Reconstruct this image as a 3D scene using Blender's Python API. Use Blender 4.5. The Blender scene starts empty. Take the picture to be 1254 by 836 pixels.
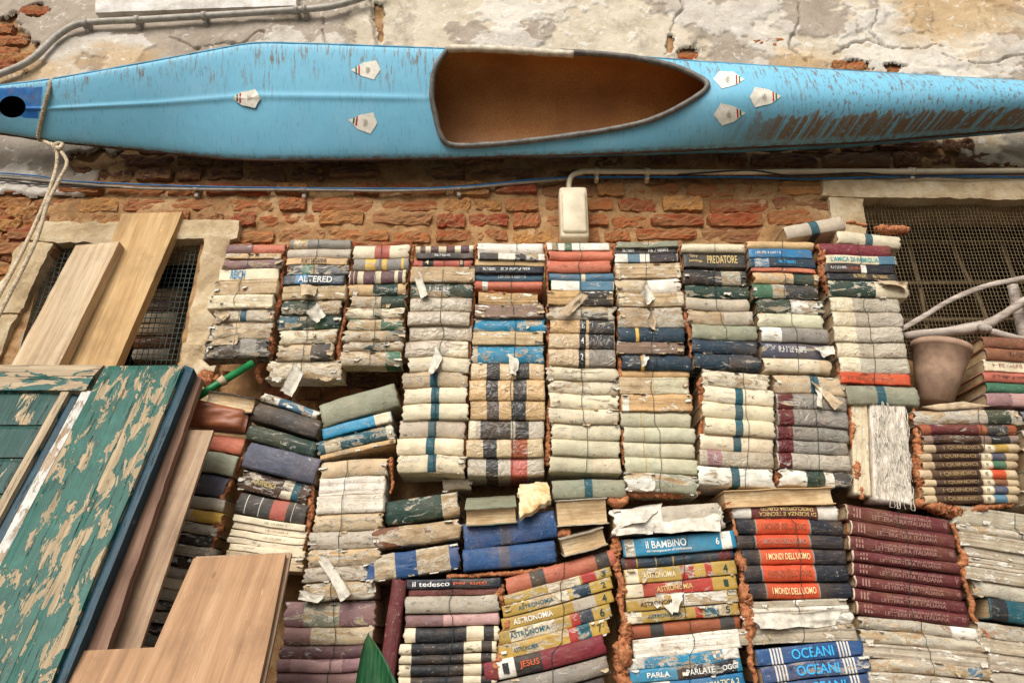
import bpy, bmesh, math, random
import numpy as np
from mathutils import Vector, Matrix
from mathutils.bvhtree import BVHTree

random.seed(7)
SC = bpy.context.scene
COL = SC.collection

# ------------------------------------------------------------------ camera
FPX, PITCH, CAMZ = 860.0, math.radians(23.0), 1.5
cam_d = bpy.data.cameras.new("camera")
cam = bpy.data.objects.new("camera", cam_d)
COL.objects.link(cam)
cam_d.sensor_width = 36.0
cam_d.lens = FPX / 1254.0 * 36.0
cam_d.clip_start = 0.02
cam_d.clip_end = 500.0
cam.location = (0, 0, CAMZ)
cam.rotation_euler = (math.pi / 2 + PITCH, 0, 0)
SC.camera = cam
SC.render.resolution_x, SC.render.resolution_y = 1024, 682

# ------------------------------------------------------------------ light
SUN_EL, SUN_AZ = math.radians(36), math.radians(200)     # azimuth measured from +Y, clockwise
world = bpy.data.worlds.new("World")
SC.world = world
world.use_nodes = True
wn = world.node_tree
wn.nodes.clear()
sky = wn.nodes.new("ShaderNodeTexSky")
sky.sky_type = 'NISHITA'
sky.sun_disc = False
sky.sun_elevation = SUN_EL
sky.sun_rotation = SUN_AZ
sky.air_density = 1.0
sky.dust_density = 4.0
sky.ozone_density = 1.0
hs = wn.nodes.new("ShaderNodeHueSaturation")
hs.inputs["Saturation"].default_value = 0.10
bg = wn.nodes.new("ShaderNodeBackground")
bg.inputs["Strength"].default_value = 0.088
wo = wn.nodes.new("ShaderNodeOutputWorld")
wn.links.new(sky.outputs[0], hs.inputs["Color"])
wn.links.new(hs.outputs[0], bg.inputs["Color"])
wn.links.new(bg.outputs[0], wo.inputs["Surface"])
sun_d = bpy.data.lights.new("sun", 'SUN')
sun_d.energy = 1.75
sun_d.angle = math.radians(36)
sun_d.color = (1.0, 0.97, 0.92)
sun = bpy.data.objects.new("sun", sun_d)
COL.objects.link(sun)
sd = Vector((math.sin(SUN_AZ) * math.cos(SUN_EL), math.cos(SUN_AZ) * math.cos(SUN_EL), math.sin(SUN_EL)))
sun.rotation_euler = (-sd).to_track_quat('-Z', 'Y').to_euler()
sun.location = (0, -4, 8)
SC.view_settings.view_transform = 'Standard'
SC.view_settings.look = 'None'
SC.view_settings.exposure = 0.66
SC.view_settings.gamma = 1.0

# ------------------------------------------------------------------ pixel helpers
CP, SP = math.cos(PITCH), math.sin(PITCH)
def ray(px, py):
    u = 418.0 - py
    return (px - 627.0, FPX * CP - u * SP, FPX * SP + u * CP)
def P(px, py, Y):
    d = ray(px, py)
    t = Y / d[1]
    return Vector((d[0] * t, Y, CAMZ + d[2] * t))
class Lean:
    """plane containing the X direction, through row py0 at depth Y0 and row py1 at depth Y1"""
    def __init__(s, py0, Y0, py1, Y1):
        s.a = P(627, py0, Y0); s.b = P(627, py1, Y1)
        s.up = (s.a - s.b).normalized()
        s.n = Vector((1, 0, 0)).cross(s.up).normalized()      # towards viewer
        if s.n.y > 0: s.n = -s.n
    def at(s, px, py, off=0.0):
        d = Vector(ray(px, py)); o = Vector((0, 0, CAMZ))
        q = s.a + s.n * off
        t = (q - o).dot(s.n) / d.dot(s.n)
        return o + d * t
def wall(Y):
    return Lean(0, Y, 836, Y)

# ------------------------------------------------------------------ numpy noise
def _h(ix, iy, iz, seed):
    with np.errstate(over='ignore'):
        n = (ix.astype(np.int64) * 374761393 + iy.astype(np.int64) * 668265263 + iz.astype(np.int64) * 1440662683 + int(seed) * 974634777) & 0xFFFFFFFF
        n = ((n ^ (n >> 13)) * 1274126177) & 0xFFFFFFFF
        n = ((n ^ (n >> 16)) * 2246822519) & 0xFFFFFFFF
        n = n ^ (n >> 15)
    return (n & 0xFFFFFF).astype(np.float64) / 0x7FFFFF - 1.0
def vn(x, y, z, seed=0):
    x, y, z = np.broadcast_arrays(np.asarray(x, float), np.asarray(y, float), np.asarray(z, float))
    ix, iy, iz = np.floor(x), np.floor(y), np.floor(z)
    fx, fy, fz = x - ix, y - iy, z - iz
    fx = fx * fx * (3 - 2 * fx); fy = fy * fy * (3 - 2 * fy); fz = fz * fz * (3 - 2 * fz)
    r = 0
    for dx in (0, 1):
        wx = fx if dx else 1 - fx
        for dy in (0, 1):
            wy = fy if dy else 1 - fy
            for dz in (0, 1):
                wz = fz if dz else 1 - fz
                r = r + wx * wy * wz * _h(ix + dx, iy + dy, iz + dz, seed)
    return r
def fbm(x, y, z=0.0, o=4, seed=0, gain=0.5):
    a, f, r, s = 1.0, 1.0, 0.0, 0.0
    for i in range(o):
        r = r + a * vn(np.asarray(x) * f, np.asarray(y) * f, np.asarray(z) * f + i * 7.3, seed + i)
        s += a; a *= gain; f *= 2.03
    return r / s
def sstep(a, b, x):
    t = np.clip((x - a) / (b - a), 0, 1)
    return t * t * (3 - 2 * t)

# ------------------------------------------------------------------ object helpers
def lin(c):
    return tuple((v / 255.0 / 12.92) if v / 255.0 <= 0.04045 else ((v / 255.0 + 0.055) / 1.055) ** 2.4 for v in c)
def mobj(name, verts, faces, mat, parent=None, col=None, smooth=True, loc=None):
    me = bpy.data.meshes.new(name)
    v = verts.tolist() if isinstance(verts, np.ndarray) else [tuple(p) for p in verts]
    f = faces.tolist() if isinstance(faces, np.ndarray) else faces
    me.from_pydata(v, [], f)
    if smooth:
        me.polygons.foreach_set("use_smooth", [True] * len(me.polygons))
    if col is not None:
        ca = me.color_attributes.new("Col", 'FLOAT_COLOR', 'POINT')
        ca.data.foreach_set("color", np.asarray(col, dtype=np.float32).ravel())
    me.update()
    o = bpy.data.objects.new(name, me)
    COL.objects.link(o)
    if mat is not None: me.materials.append(mat)
    if parent is not None: o.parent = parent
    if loc is not None: o.location = loc
    return o
def thing(name, label, cat, loc=(0, 0, 0), rot=(0, 0, 0), group=None):
    e = bpy.data.objects.new(name, None)
    COL.objects.link(e)
    e.empty_display_size = 0.05
    e.location = loc; e.rotation_euler = rot
    e["label"] = label; e["category"] = cat
    if group: e["group"] = group
    return e
def tag(o, label, cat, group=None, kind=None):
    o["label"] = label; o["category"] = cat
    if group: o["group"] = group
    if kind: o["kind"] = kind
    return o
def centre(verts):
    v = np.asarray(verts, float)
    return Vector(((v[:, 0].min() + v[:, 0].max()) / 2, (v[:, 1].min() + v[:, 1].max()) / 2, v[:, 2].min()))
def wobj(name, verts, faces, mat, parent=None, **k):
    """verts in world space; origin moved to the base of the piece (relative to parent)"""
    v = np.asarray([tuple(p) for p in verts] if not isinstance(verts, np.ndarray) else verts, float)
    c = centre(v)
    o = mobj(name, v - np.array(c), faces, mat, parent, **k)
    if parent is not None: o.location = c - parent.location
    else: o.location = c
    return o
def grid_faces(nu, nv, off=0, flip=False):
    i, j = np.meshgrid(np.arange(nu - 1), np.arange(nv - 1), indexing='ij')
    a = off + i * nv + j
    q = np.stack([a, a + nv, a + nv + 1, a + 1], -1).reshape(-1, 4)
    return q[:, ::-1] if flip else q
def rbox(sx, sy, sz, bev=0.003, seg=2):
    bm = bmesh.new()
    bmesh.ops.create_cube(bm, size=1.0)
    for v in bm.verts: v.co = Vector((v.co.x * sx, v.co.y * sy, v.co.z * sz))
    if bev: bmesh.ops.bevel(bm, geom=bm.edges[:], offset=bev, segments=seg, profile=0.5, affect='EDGES')
    bm.verts.index_update()
    vs = [v.co.copy() for v in bm.verts]; fs = [[v.index for v in f.verts] for f in bm.faces]
    bm.free()
    return vs, fs
def smooth_path(pts, per=10):
    p = [Vector(q) for q in pts]
    p = [p[0] * 2 - p[1]] + p + [p[-1] * 2 - p[-2]]
    out = []
    for i in range(1, len(p) - 2):
        for k in range(per):
            t = k / per
            out.append(0.5 * ((2 * p[i]) + (p[i + 1] - p[i - 1]) * t + (2 * p[i - 1] - 5 * p[i] + 4 * p[i + 1] - p[i + 2]) * t * t + (3 * p[i] - p[i - 1] - 3 * p[i + 1] + p[i + 2]) * t ** 3))
    out.append(p[-2])
    return out
def tube(path, r, n=8, sx=1.0, rough=0.0, seed=0, twist=0.0, fr=60.0, closed=False):
    """swept tube: r scalar or list; rough = relative lumpy noise"""
    pts = np.array([tuple(p) for p in path], float)
    m = len(pts)
    rr = np.full(m, r) if np.isscalar(r) else np.interp(np.linspace(0, 1, m), np.linspace(0, 1, len(r)), r)
    tg = np.gradient(pts, axis=0)
    if closed:
        tg = (np.roll(pts, -1, 0) - np.roll(pts, 1, 0))
    tg /= np.linalg.norm(tg, axis=1)[:, None] + 1e-12
    ref = np.array((0, -1.0, 0))
    V = np.zeros((m, n, 3))
    for i in range(m):
        t = tg[i]
        a = ref - t * ref.dot(t)
        if np.linalg.norm(a) < 1e-3: a = np.array((1.0, 0, 0)) - t * t[0]
        a /= np.linalg.norm(a); b = np.cross(t, a)
        ang = np.linspace(0, 2 * math.pi, n, endpoint=False) + twist * i
        V[i] = pts[i] + rr[i] * (np.cos(ang)[:, None] * a * sx + np.sin(ang)[:, None] * b)
    if rough:
        d = V - pts[:, None, :]
        k = 1 + rough * fbm(V[..., 0] * fr, V[..., 1] * fr, V[..., 2] * fr, 3, seed) * 1.6
        V = pts[:, None, :] + d * k[..., None]
    F = []
    for i in range(m if closed else m - 1):
        i2 = (i + 1) % m
        for j in range(n):
            j2 = (j + 1) % n
            F.append((i * n + j, i * n + j2, i2 * n + j2, i2 * n + j))
    if not closed:
        F.append(tuple(range(n - 1, -1, -1))); F.append(tuple((m - 1) * n + j for j in range(n)))
    return V.reshape(-1, 3), F
def merge(parts):
    V, F, o = [], [], 0
    for v, f in parts:
        v = np.asarray([tuple(p) for p in v], float)
        V.append(v); F += [[int(i) + o for i in q] for q in f]; o += len(v)
    return np.concatenate(V), F

# ------------------------------------------------------------------ materials
class NT:
    def __init__(s, name):
        s.m = bpy.data.materials.new(name); s.m.use_nodes = True
        s.t = s.m.node_tree; s.t.nodes.clear()
        s.out = s.n("ShaderNodeOutputMaterial"); s.b = s.n("ShaderNodeBsdfPrincipled")
        s.l(s.b.outputs[0], s.out.inputs[0])
        s.b.inputs["Specular IOR Level"].default_value = 0.3
    def n(s, t): return s.t.nodes.new(t)
    def l(s, a, b): s.t.links.new(a, b)
    def put(s, sock, v):
        if hasattr(v, "is_output") or isinstance(v, bpy.types.NodeSocket): s.l(v, sock)
        elif isinstance(v, (tuple, list)): sock.default_value = tuple(v) + ((1.0,) if len(v) == 3 and len(sock.default_value) == 4 else ())
        else: sock.default_value = v
    def coord(s, rnd=True, scale=None, space="Object"):
        tc = s.n("ShaderNodeTexCoord"); v = tc.outputs[space]
        if rnd:
            oi = s.n("ShaderNodeObjectInfo"); m = s.n("ShaderNodeVectorMath"); m.operation = 'SCALE'
            m.inputs[0].default_value = (37.0, 71.0, 53.0); s.l(oi.outputs["Random"], m.inputs["Scale"])
            a = s.n("ShaderNodeVectorMath"); s.l(v, a.inputs[0]); s.l(m.outputs[0], a.inputs[1]); v = a.outputs[0]
        if scale: v = s.vscale(v, scale)
        return v
    def vscale(s, v, sc):
        m = s.n("ShaderNodeVectorMath"); m.operation = 'MULTIPLY'; s.l(v, m.inputs[0]); m.inputs[1].default_value = sc
        return m.outputs[0]
    def noise(s, v, scale, detail=5, rough=0.55, dist=0.0, col=False):
        x = s.n("ShaderNodeTexNoise"); s.l(v, x.inputs["Vector"])
        x.inputs["Scale"].default_value = scale; x.inputs["Detail"].default_value = detail
        x.inputs["Roughness"].default_value = rough; x.inputs["Distortion"].default_value = dist
        return x.outputs["Color" if col else "Fac"]
    def mr(s, v, a, b, c=0.0, d=1.0):
        x = s.n("ShaderNodeMapRange"); s.put(x.inputs["Value"], v)
        s.put(x.inputs["From Min"], a); s.put(x.inputs["From Max"], b); s.put(x.inputs["To Min"], c); s.put(x.inputs["To Max"], d)
        return x.outputs[0]
    def math(s, op, a, b=0.0, c=None):
        x = s.n("ShaderNodeMath"); x.operation = op; s.put(x.inputs[0], a); s.put(x.inputs[1], b)
        if c is not None: s.put(x.inputs[2], c)
        return x.outputs[0]
    def mix(s, f, a, b, mode='MIX'):
        x = s.n("ShaderNodeMix"); x.data_type = 'RGBA'; x.blend_type = mode
        s.put(x.inputs[0], f); s.put(x.inputs[6], a); s.put(x.inputs[7], b)
        return x.outputs[2]
    def ramp(s, f, stops):
        x = s.n("ShaderNodeValToRGB"); s.l(f, x.inputs[0]); e = x.color_ramp.elements
        while len(e) < len(stops): e.new(0.5)
        for k, (p, c) in zip(e, stops): k.position = p; k.color = tuple(c) + (1.0,)
        return x.outputs[0]
    def bump(s, h, strength=0.5, dist=0.002, prev=None):
        x = s.n("ShaderNodeBump"); x.inputs["Strength"].default_value = strength; x.inputs["Distance"].default_value = dist
        s.put(x.inputs["Height"], h)
        if prev is not None: s.l(prev, x.inputs["Normal"])
        return x.outputs[0]
    def fin(s, col, rough=0.7, nrm=None, metal=0.0):
        s.put(s.b.inputs["Base Color"], col); s.put(s.b.inputs["Roughness"], rough); s.b.inputs["Metallic"].default_value = metal
        if nrm is not None: s.l(nrm, s.b.inputs["Normal"])
        return s.m
    def sep(s, v):
        x = s.n("ShaderNodeSeparateXYZ"); s.l(v, x.inputs[0]); return x.outputs

def L(*c): return lin(c)

def mat_cover(name, rough, crumple):
    t = NT(name)
    at = t.n("ShaderNodeAttribute"); at.attribute_name = "Col"
    v = t.coord()
    oi = t.n("ShaderNodeObjectInfo"); rnd = oi.outputs["Random"]
    r2 = t.math('FRACT', t.math('MULTIPLY', rnd, 17.31)); r3 = t.math('FRACT', t.math('MULTIPLY', rnd, 41.7))
    vs = t.n("ShaderNodeVectorMath"); vs.operation = 'SCALE'; t.l(t.vscale(v, (0.5, 1, 1.3)), vs.inputs[0]); t.l(t.mr(r2, 0, 1, 0.55, 1.6), vs.inputs["Scale"])
    n = t.noise(vs.outputs[0], 36, 10, 0.68, 0.8)
    thr = t.mr(at.outputs["Alpha"], 0.0, 1.0, 0.76, 0.31)
    mask = t.mr(n, thr, t.math('ADD', thr, t.mr(r3, 0, 1, 0.006, 0.07)))
    fringe = t.math('MULTIPLY', t.math('SUBTRACT', t.mr(n, t.math('SUBTRACT', thr, 0.020), thr), mask), t.mr(r3, 0, 1, 1.0, 0.3))
    deep = t.mr(n, t.math('ADD', thr, 0.05), t.math('ADD', thr, 0.065))       # second layer torn away as well
    pn = t.noise(t.vscale(v, (0.35, 1, 1.1)), 42, 9, 0.74)
    paper = t.ramp(pn, [(0.28, L(128, 100, 72)), (0.44, L(186, 160, 124)), (0.55, L(214, 198, 168)), (0.66, L(236, 228, 212))])
    paper = t.mix(t.mr(r2, 0.3, 1.0, 0.0, 0.6), paper, t.ramp(pn, [(0.28, L(112, 106, 98)), (0.5, L(176, 170, 160)), (0.66, L(222, 218, 210))]))
    board = t.ramp(pn, [(0.3, L(120, 92, 62)), (0.7, L(176, 146, 106))])
    gr = t.noise(v, 17, 9, 0.7)
    grime = t.mr(gr, 0.3, 0.68, 0.66, 1.12)
    streak = t.noise(t.vscale(v, (0.10, 1, 1)), 260, 4, 0.65)
    base = t.mix(1.0, at.outputs["Color"], grime, 'MULTIPLY')
    base = t.mix(t.mr(t.noise(v, 9, 6, 0.65), 0.46, 0.72, 0, 0.55), base, t.mix(0.5, base, L(146, 110, 70)))
    base = t.mix(t.mr(streak, 0.56, 0.72, 0, 0.18), base, paper)
    spots = t.mr(t.noise(v, 120, 5, 0.75), 0.61, 0.66, 0, t.mr(r3, 0, 1, 0.1, 0.4))
    base = t.mix(spots, base, L(212, 200, 178))
    dark = t.mr(t.noise(t.vscale(v, (0.45, 1, 1.2)), 52, 9, 0.78), 0.585, 0.64, 0, t.mr(r3, 0, 1, 0.25, 0.95))
    c = t.mix(fringe, base, L(238, 232, 218))
    c = t.mix(mask, c, paper)
    c = t.mix(t.math('MULTIPLY', deep, 0.7), c, board)
    c = t.mix(dark, c, L(50, 42, 34))
    cn = t.noise(t.vscale(v, (0.8, 1, 1)), 30, 2, 0.45, 1.5)
    crease = t.math('ABSOLUTE', t.math('SUBTRACT', cn, 0.5))
    h = t.math('MULTIPLY_ADD', mask, -1.0, t.math('MULTIPLY', t.noise(v, 60, 4, 0.5), crumple * 0.7))
    h = t.math('MULTIPLY_ADD', deep, -0.7, h)
    h = t.math('MULTIPLY_ADD', crease, 3.0 * crumple, h)
    h = t.math('MULTIPLY_ADD', fringe, 0.8, h)
    nr = t.bump(h, 0.75, 0.0013)
    r = t.mr(t.noise(v, 40, 4), 0.3, 0.7, rough - 0.12, rough + 0.15)
    return t.fin(c, t.math('MAXIMUM', r, t.math('MULTIPLY', mask, 0.9)), nr)
M_CLOTH = mat_cover("book_cloth", 0.60, 0.9)
M_GLOSS = mat_cover("glossy_cover", 0.40, 0.5)
M_WRAP = mat_cover("plastic_wrapped_cover", 0.24, 3.0)

def mat_pages():
    t = NT("page_edges"); v = t.coord()
    ln = t.noise(t.vscale(v, (0.02, 0.02, 1)), 900, 2, 0.6)
    st = t.noise(v, 14, 6, 0.65)
    c = t.ramp(st, [(0.3, L(168, 132, 88)), (0.55, L(206, 178, 136)), (0.75, L(228, 212, 182))])
    c = t.mix(t.mr(ln, 0.4, 0.62, 0, 0.55), c, L(120, 92, 62))
    return t.fin(c, 0.85, t.bump(ln, 0.7, 0.001))
M_PAGES = mat_pages()
def mat_bare():
    t = NT("bare_spine_paper")
    at = t.n("ShaderNodeAttribute"); at.attribute_name = "Col"
    v = t.coord()
    ln = t.noise(t.vscale(v, (0.03, 0.1, 1)), 420, 3, 0.6)
    st = t.noise(v, 20, 8, 0.7)
    c = t.mix(1.0, at.outputs["Color"], t.ramp(st, [(0.25, (0.5, 0.42, 0.34)), (0.5, (0.9, 0.88, 0.84)), (0.75, (1.1, 1.1, 1.1))]), 'MULTIPLY')
    c = t.mix(t.mr(ln, 0.5, 0.72, 0, 0.55), c, L(118, 92, 66))
    glue = t.mr(t.noise(v, 60, 6, 0.7), 0.58, 0.64, 0, 0.7)
    c = t.mix(glue, c, L(150, 118, 82))
    wh = t.mr(t.noise(t.vscale(v, (0.6, 1, 1.6)), 48, 7, 0.7, 0.6), 0.57, 0.6, 0, 0.8)
    c = t.mix(wh, c, L(232, 224, 208))
    h = t.math('ADD', t.math('MULTIPLY', ln, 1.3), t.math('MULTIPLY', wh, 0.6))
    h = t.math('ADD', h, t.noise(v, 130, 5, 0.65))
    return t.fin(c, 0.88, t.bump(h, 0.8, 0.0018))
M_BARE = mat_bare()
_inkc = {}
def mat_ink(key):
    if key in _inkc: return _inkc[key]
    t = NT("ink_" + key); v = t.coord()
    n = t.noise(v, 160, 5, 0.7)
    t.fin(lin(PAL[key]), 0.6)
    tr = t.n("ShaderNodeBsdfTransparent"); mx = t.n("ShaderNodeMixShader")
    t.l(t.mr(n, 0.585, 0.65, 0, 0.8), mx.inputs[0]); t.l(t.b.outputs[0], mx.inputs[1]); t.l(tr.outputs[0], mx.inputs[2])
    t.l(mx.outputs[0], t.out.inputs[0])
    _inkc[key] = t.m
    return t.m
def mat_foam():
    t = NT("orange_foam"); v = t.coord()
    n = t.noise(v, 70, 7, 0.65); p = t.noise(v, 240, 3, 0.6)
    c = t.ramp(n, [(0.25, L(96, 54, 32)), (0.45, L(164, 98, 60)), (0.6, L(184, 124, 82)), (0.78, L(200, 152, 112))])
    return t.fin(c, 0.8, t.bump(t.math('ADD', n, t.math('MULTIPLY', p, 0.6)), 1.0, 0.004))
M_FOAM = mat_foam()
def mat_wood(name, a, b, c2, sc=1.0, rough=0.7, bump=0.4):
    t = NT(name); v = t.coord()
    g = t.noise(t.vscale(v, (1.2 * sc, 22 * sc, 22 * sc)), 3.2, 8, 0.62, 0.5)
    f = t.noise(t.vscale(v, (4, 160, 160)), 3.0, 4, 0.6)
    c = t.ramp(g, [(0.28, a), (0.5, b), (0.72, c2)])
    c = t.mix(t.mr(f, 0.52, 0.7, 0, 0.35), c, tuple(x * 0.6 for x in a))
    st = t.noise(v, 7, 6, 0.65)
    c = t.mix(t.mr(st, 0.5, 0.72, 0, 0.5), c, tuple(x * 0.6 for x in a))
    sc_ = t.mr(t.noise(t.vscale(v, (0.5, 3, 3)), 30, 7, 0.75), 0.62, 0.67, 0, 0.6)
    c = t.mix(sc_, c, tuple(min(1, x * 1.25 + 0.04) for x in c2))
    vo = t.n("ShaderNodeTexVoronoi"); t.l(t.vscale(v, (1, 2.0, 2.0)), vo.inputs["Vector"]); vo.inputs["Scale"].default_value = 5.0
    kn = t.mr(vo.outputs["Distance"], 0.05, 0.085, 0.75, 0.0)
    c = t.mix(kn, c, tuple(x * 0.4 for x in a))
    h = t.math('ADD', g, t.math('MULTIPLY', f, 0.8))
    return t.fin(c, rough, t.bump(h, bump, 0.0015))
M_PINE = mat_wood("pine_wood", L(166, 136, 100), L(200, 172, 136), L(216, 196, 166))
M_BOARD = mat_wood("yellow_board_wood", L(148, 112, 68), L(186, 148, 98), L(202, 170, 122), 0.7)
M_GREYW = mat_wood("weathered_brown_board", L(124, 96, 72), L(158, 128, 100), L(180, 154, 126), 0.8)
M_PLY = mat_wood("plywood", L(132, 98, 68), L(166, 126, 90), L(182, 146, 110), 0.6, 0.65, 0.35)
M_REDW = mat_wood("reddish_bare_wood", L(86, 62, 48), L(124, 92, 72), L(150, 118, 96), 0.9)
M_DRIFT = mat_wood("driftwood", L(120, 104, 92), L(170, 154, 140), L(204, 192, 178), 1.2)
def mat_peel(name, paint, wood, amount, seedscale=9.0):
    t = NT(name); v = t.coord()
    g = t.noise(t.vscale(v, (1.5, 30, 30)), 3.0, 8, 0.65, 0.4)
    wc = t.ramp(g, [(0.28, tuple(x * 0.55 for x in wood)), (0.5, wood), (0.72, tuple(min(1, x * 1.35 + 0.03) for x in wood))])
    warm = t.mr(t.noise(v, 4.5, 4), 0.55, 0.7, 0, 0.35)
    wc = t.mix(warm, wc, L(172, 128, 96))
    n = t.noise(t.vscale(v, (0.55, 1.6, 1.6)), seedscale, 10, 0.68, 0.5)
    n = t.math('ADD', n, t.math('MULTIPLY', t.math('SUBTRACT', t.noise(t.vscale(v, (0.8, 1.4, 1.4)), 4.0, 3), 0.5), 0.28))
    m = t.mr(n, amount, amount + 0.01)
    fr = t.math('SUBTRACT', t.mr(n, amount - 0.012, amount), m)
    pv = t.noise(v, 18, 6, 0.65)
    pc = t.ramp(pv, [(0.3, tuple(x * 0.6 for x in paint)), (0.6, paint), (0.8, tuple(min(1, x * 1.5 + 0.01) for x in paint))])
    c = t.mix(m, wc, pc)
    c = t.mix(t.math('MULTIPLY', fr, 0.6), c, L(214, 206, 180))
    crack = t.mr(t.noise(t.vscale(v, (0.5, 9, 9)), 12, 6, 0.7), 0.60, 0.63, 0, 0.6)
    c = t.mix(crack, c, L(60, 44, 32))
    h = t.math('ADD', t.math('MULTIPLY', m, 1.0), t.math('MULTIPLY', g, 0.7))
    h = t.math('SUBTRACT', h, crack)
    return t.fin(c, t.mr(m, 0, 1, 0.85, 0.45), t.bump(h, 0.9, 0.003))
M_PAINT = mat_peel("peeling_green_paint", L(30, 88, 74), L(158, 138, 108), 0.475, 20)
M_PAINT2 = mat_peel("sound_green_paint", L(14, 66, 56), L(170, 148, 116), 0.37, 14)
M_PAINT3 = mat_peel("mostly_bare_painted_wood", L(20, 86, 76), L(164, 144, 116), 0.545, 16)
M_WHITEP = mat_peel("flaking_white_paint", L(206, 200, 188), L(164, 140, 112), 0.45, 22)
M_TEALEDGE = mat_peel("dark_teal_paint", L(16, 58, 72), L(60, 58, 50), 0.33, 18)
def mat_stone(name, a, b, c2, sc=9.0, bump=0.8):
    t = NT(name); v = t.coord()
    n = t.noise(v, sc, 9, 0.66, 0.3); f = t.noise(v, sc * 14, 5, 0.7)
    c = t.ramp(n, [(0.28, a), (0.5, b), (0.7, c2)])
    c = t.mix(t.mr(f, 0.58, 0.7, 0, 0.5), c, tuple(x * 0.55 for x in a))
    return t.fin(c, 0.9, t.bump(t.math('ADD', n, t.math('MULTIPLY', f, 0.5)), bump, 0.006))
M_STONE = mat_stone("cream_stone", L(136, 112, 82), L(182, 158, 122), L(206, 190, 160))
M_MARBLE = mat_stone("pale_sill_stone", L(150, 140, 126), L(206, 198, 188), L(232, 228, 222))
M_LEDGE = mat_stone("grey_ledge_stone", L(78, 70, 62), L(104, 96, 86), L(128, 120, 108))
M_PAVE = mat_stone("paving_stone", L(66, 62, 58), L(88, 84, 78), L(108, 102, 94), 3.0)
def mat_mortar():
    t = NT("lime_mortar"); v = t.coord(False)
    n = t.noise(v, 6, 9, 0.68, 0.3); f = t.noise(v, 90, 6, 0.7); r = t.noise(v, 22, 6, 0.65, 0.4)
    c = t.ramp(n, [(0.28, L(112, 80, 50)), (0.5, L(160, 122, 80)), (0.72, L(188, 156, 116))])
    c = t.mix(t.mr(r, 0.54, 0.62, 0, 0.5), c, L(160, 104, 62))
    c = t.mix(t.mr(f, 0.54, 0.66, 0, 0.6), c, L(84, 60, 40))
    return t.fin(c, 0.92, t.bump(t.math('ADD', r, t.math('MULTIPLY', f, 0.5)), 1.0, 0.007))
M_MORTAR = mat_mortar()
def mat_brick(name, stops):
    t = NT(name); v = t.coord()
    oi = t.n("ShaderNodeObjectInfo")
    base = t.ramp(oi.outputs["Random"], stops)
    n = t.noise(t.vscale(v, (1, 1, 1)), 2.2, 8, 0.7, 0.4); f = t.noise(v, 12, 6, 0.7)
    c = t.mix(t.mr(n, 0.42, 0.58, 0, 0.8), base, L(160, 118, 76))
    c = t.mix(t.mr(f, 0.55, 0.68, 0, 0.6), c, L(82, 46, 32))
    c = t.mix(t.mr(t.noise(v, 3.7, 7, 0.7), 0.60, 0.66, 0, 0.6), c, L(206, 178, 142))
    return t.fin(c, 0.92, t.bump(t.math('ADD', n, t.math('MULTIPLY', f, 0.9)), 1.0, 0.010))
M_BRICK = mat_brick("old_brick", [(0.0, L(166, 80, 46)), (0.2, L(188, 118, 66)), (0.38, L(152, 64, 42)), (0.55, L(198, 142, 80)), (0.75, L(178, 98, 58)), (0.9, L(172, 124, 84)), (1.0, L(126, 56, 40))])
M_DBRICK = mat_brick("dark_brick", [(0.0, L(96, 60, 52)), (0.3, L(124, 84, 68)), (0.6, L(84, 54, 50)), (1.0, L(134, 102, 84))])  # darker brick tones for the rows below the boat and atop the hollow
def mat_plaster():
    t = NT("flaking_plaster")
    at = t.n("ShaderNodeAttribute"); at.attribute_name = "Col"
    v = t.coord(False)
    n = t.noise(v, 7, 10, 0.7, 0.4); f = t.noise(v, 60, 7, 0.7)
    c = t.mix(1.0, at.outputs["Color"], t.ramp(n, [(0.25, (0.62, 0.57, 0.5)), (0.5, (0.95, 0.94, 0.92)), (0.75, (1.12, 1.12, 1.12))]), 'MULTIPLY')
    c = t.mix(t.mr(f, 0.57, 0.68, 0, 0.45), c, L(110, 92, 72))
    c = t.mix(t.mr(t.noise(v, 28, 8, 0.72, 0.5), 0.58, 0.62, 0, 0.55), c, L(222, 216, 206))
    c = t.mix(t.mr(t.noise(v, 3.1, 8, 0.7, 0.6), 0.58, 0.66, 0, 0.5), c, L(120, 106, 90))
    return t.fin(c, 0.93, t.bump(t.math('ADD', n, t.math('MULTIPLY', f, 0.45)), 1.0, 0.008))
M_PLASTER = mat_plaster()
def mat_plain(name, c, rough=0.5, metal=0.0, var=0.2, sc=30):
    t = NT(name); v = t.coord()
    n = t.noise(v, sc, 7, 0.65)
    col = t.ramp(n, [(0.3, tuple(x * (1 - 2 * var) for x in c)), (0.55, c), (0.75, tuple(min(1, x * (1 + var) + 0.01) for x in c))])
    return t.fin(col, rough, t.bump(n, 0.3, 0.001), metal)
M_WIRE = mat_plain("green_tie_wire", L(30, 44, 38), 0.5)
M_MESHD = mat_plain("dark_mesh_wire", L(74, 84, 78), 0.6)
M_MESHL = mat_plain("tan_mesh_wire", L(112, 94, 66), 0.7)
M_PIPE = mat_plain("grey_conduit_plastic", L(172, 162, 148), 0.55)
M_CREAMP = mat_plain("aged_cream_plastic", L(212, 196, 166), 0.45, 0, 0.12, 14)
M_BLACKC = mat_plain("black_cable", L(38, 38, 40), 0.5)
M_BLUEC = mat_plain("blue_cable", L(20, 110, 170), 0.4)
M_GREYC = mat_plain("grey_cable", L(150, 138, 122), 0.6)
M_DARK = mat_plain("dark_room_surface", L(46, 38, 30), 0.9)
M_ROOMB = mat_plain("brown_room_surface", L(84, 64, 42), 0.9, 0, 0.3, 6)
M_ROPE = mat_plain("rope_fibre", L(200, 180, 150), 0.85, 0, 0.3, 90)
M_HOSE = mat_plain("green_plastic_tube", L(34, 124, 66), 0.4, 0, 0.3)
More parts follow.
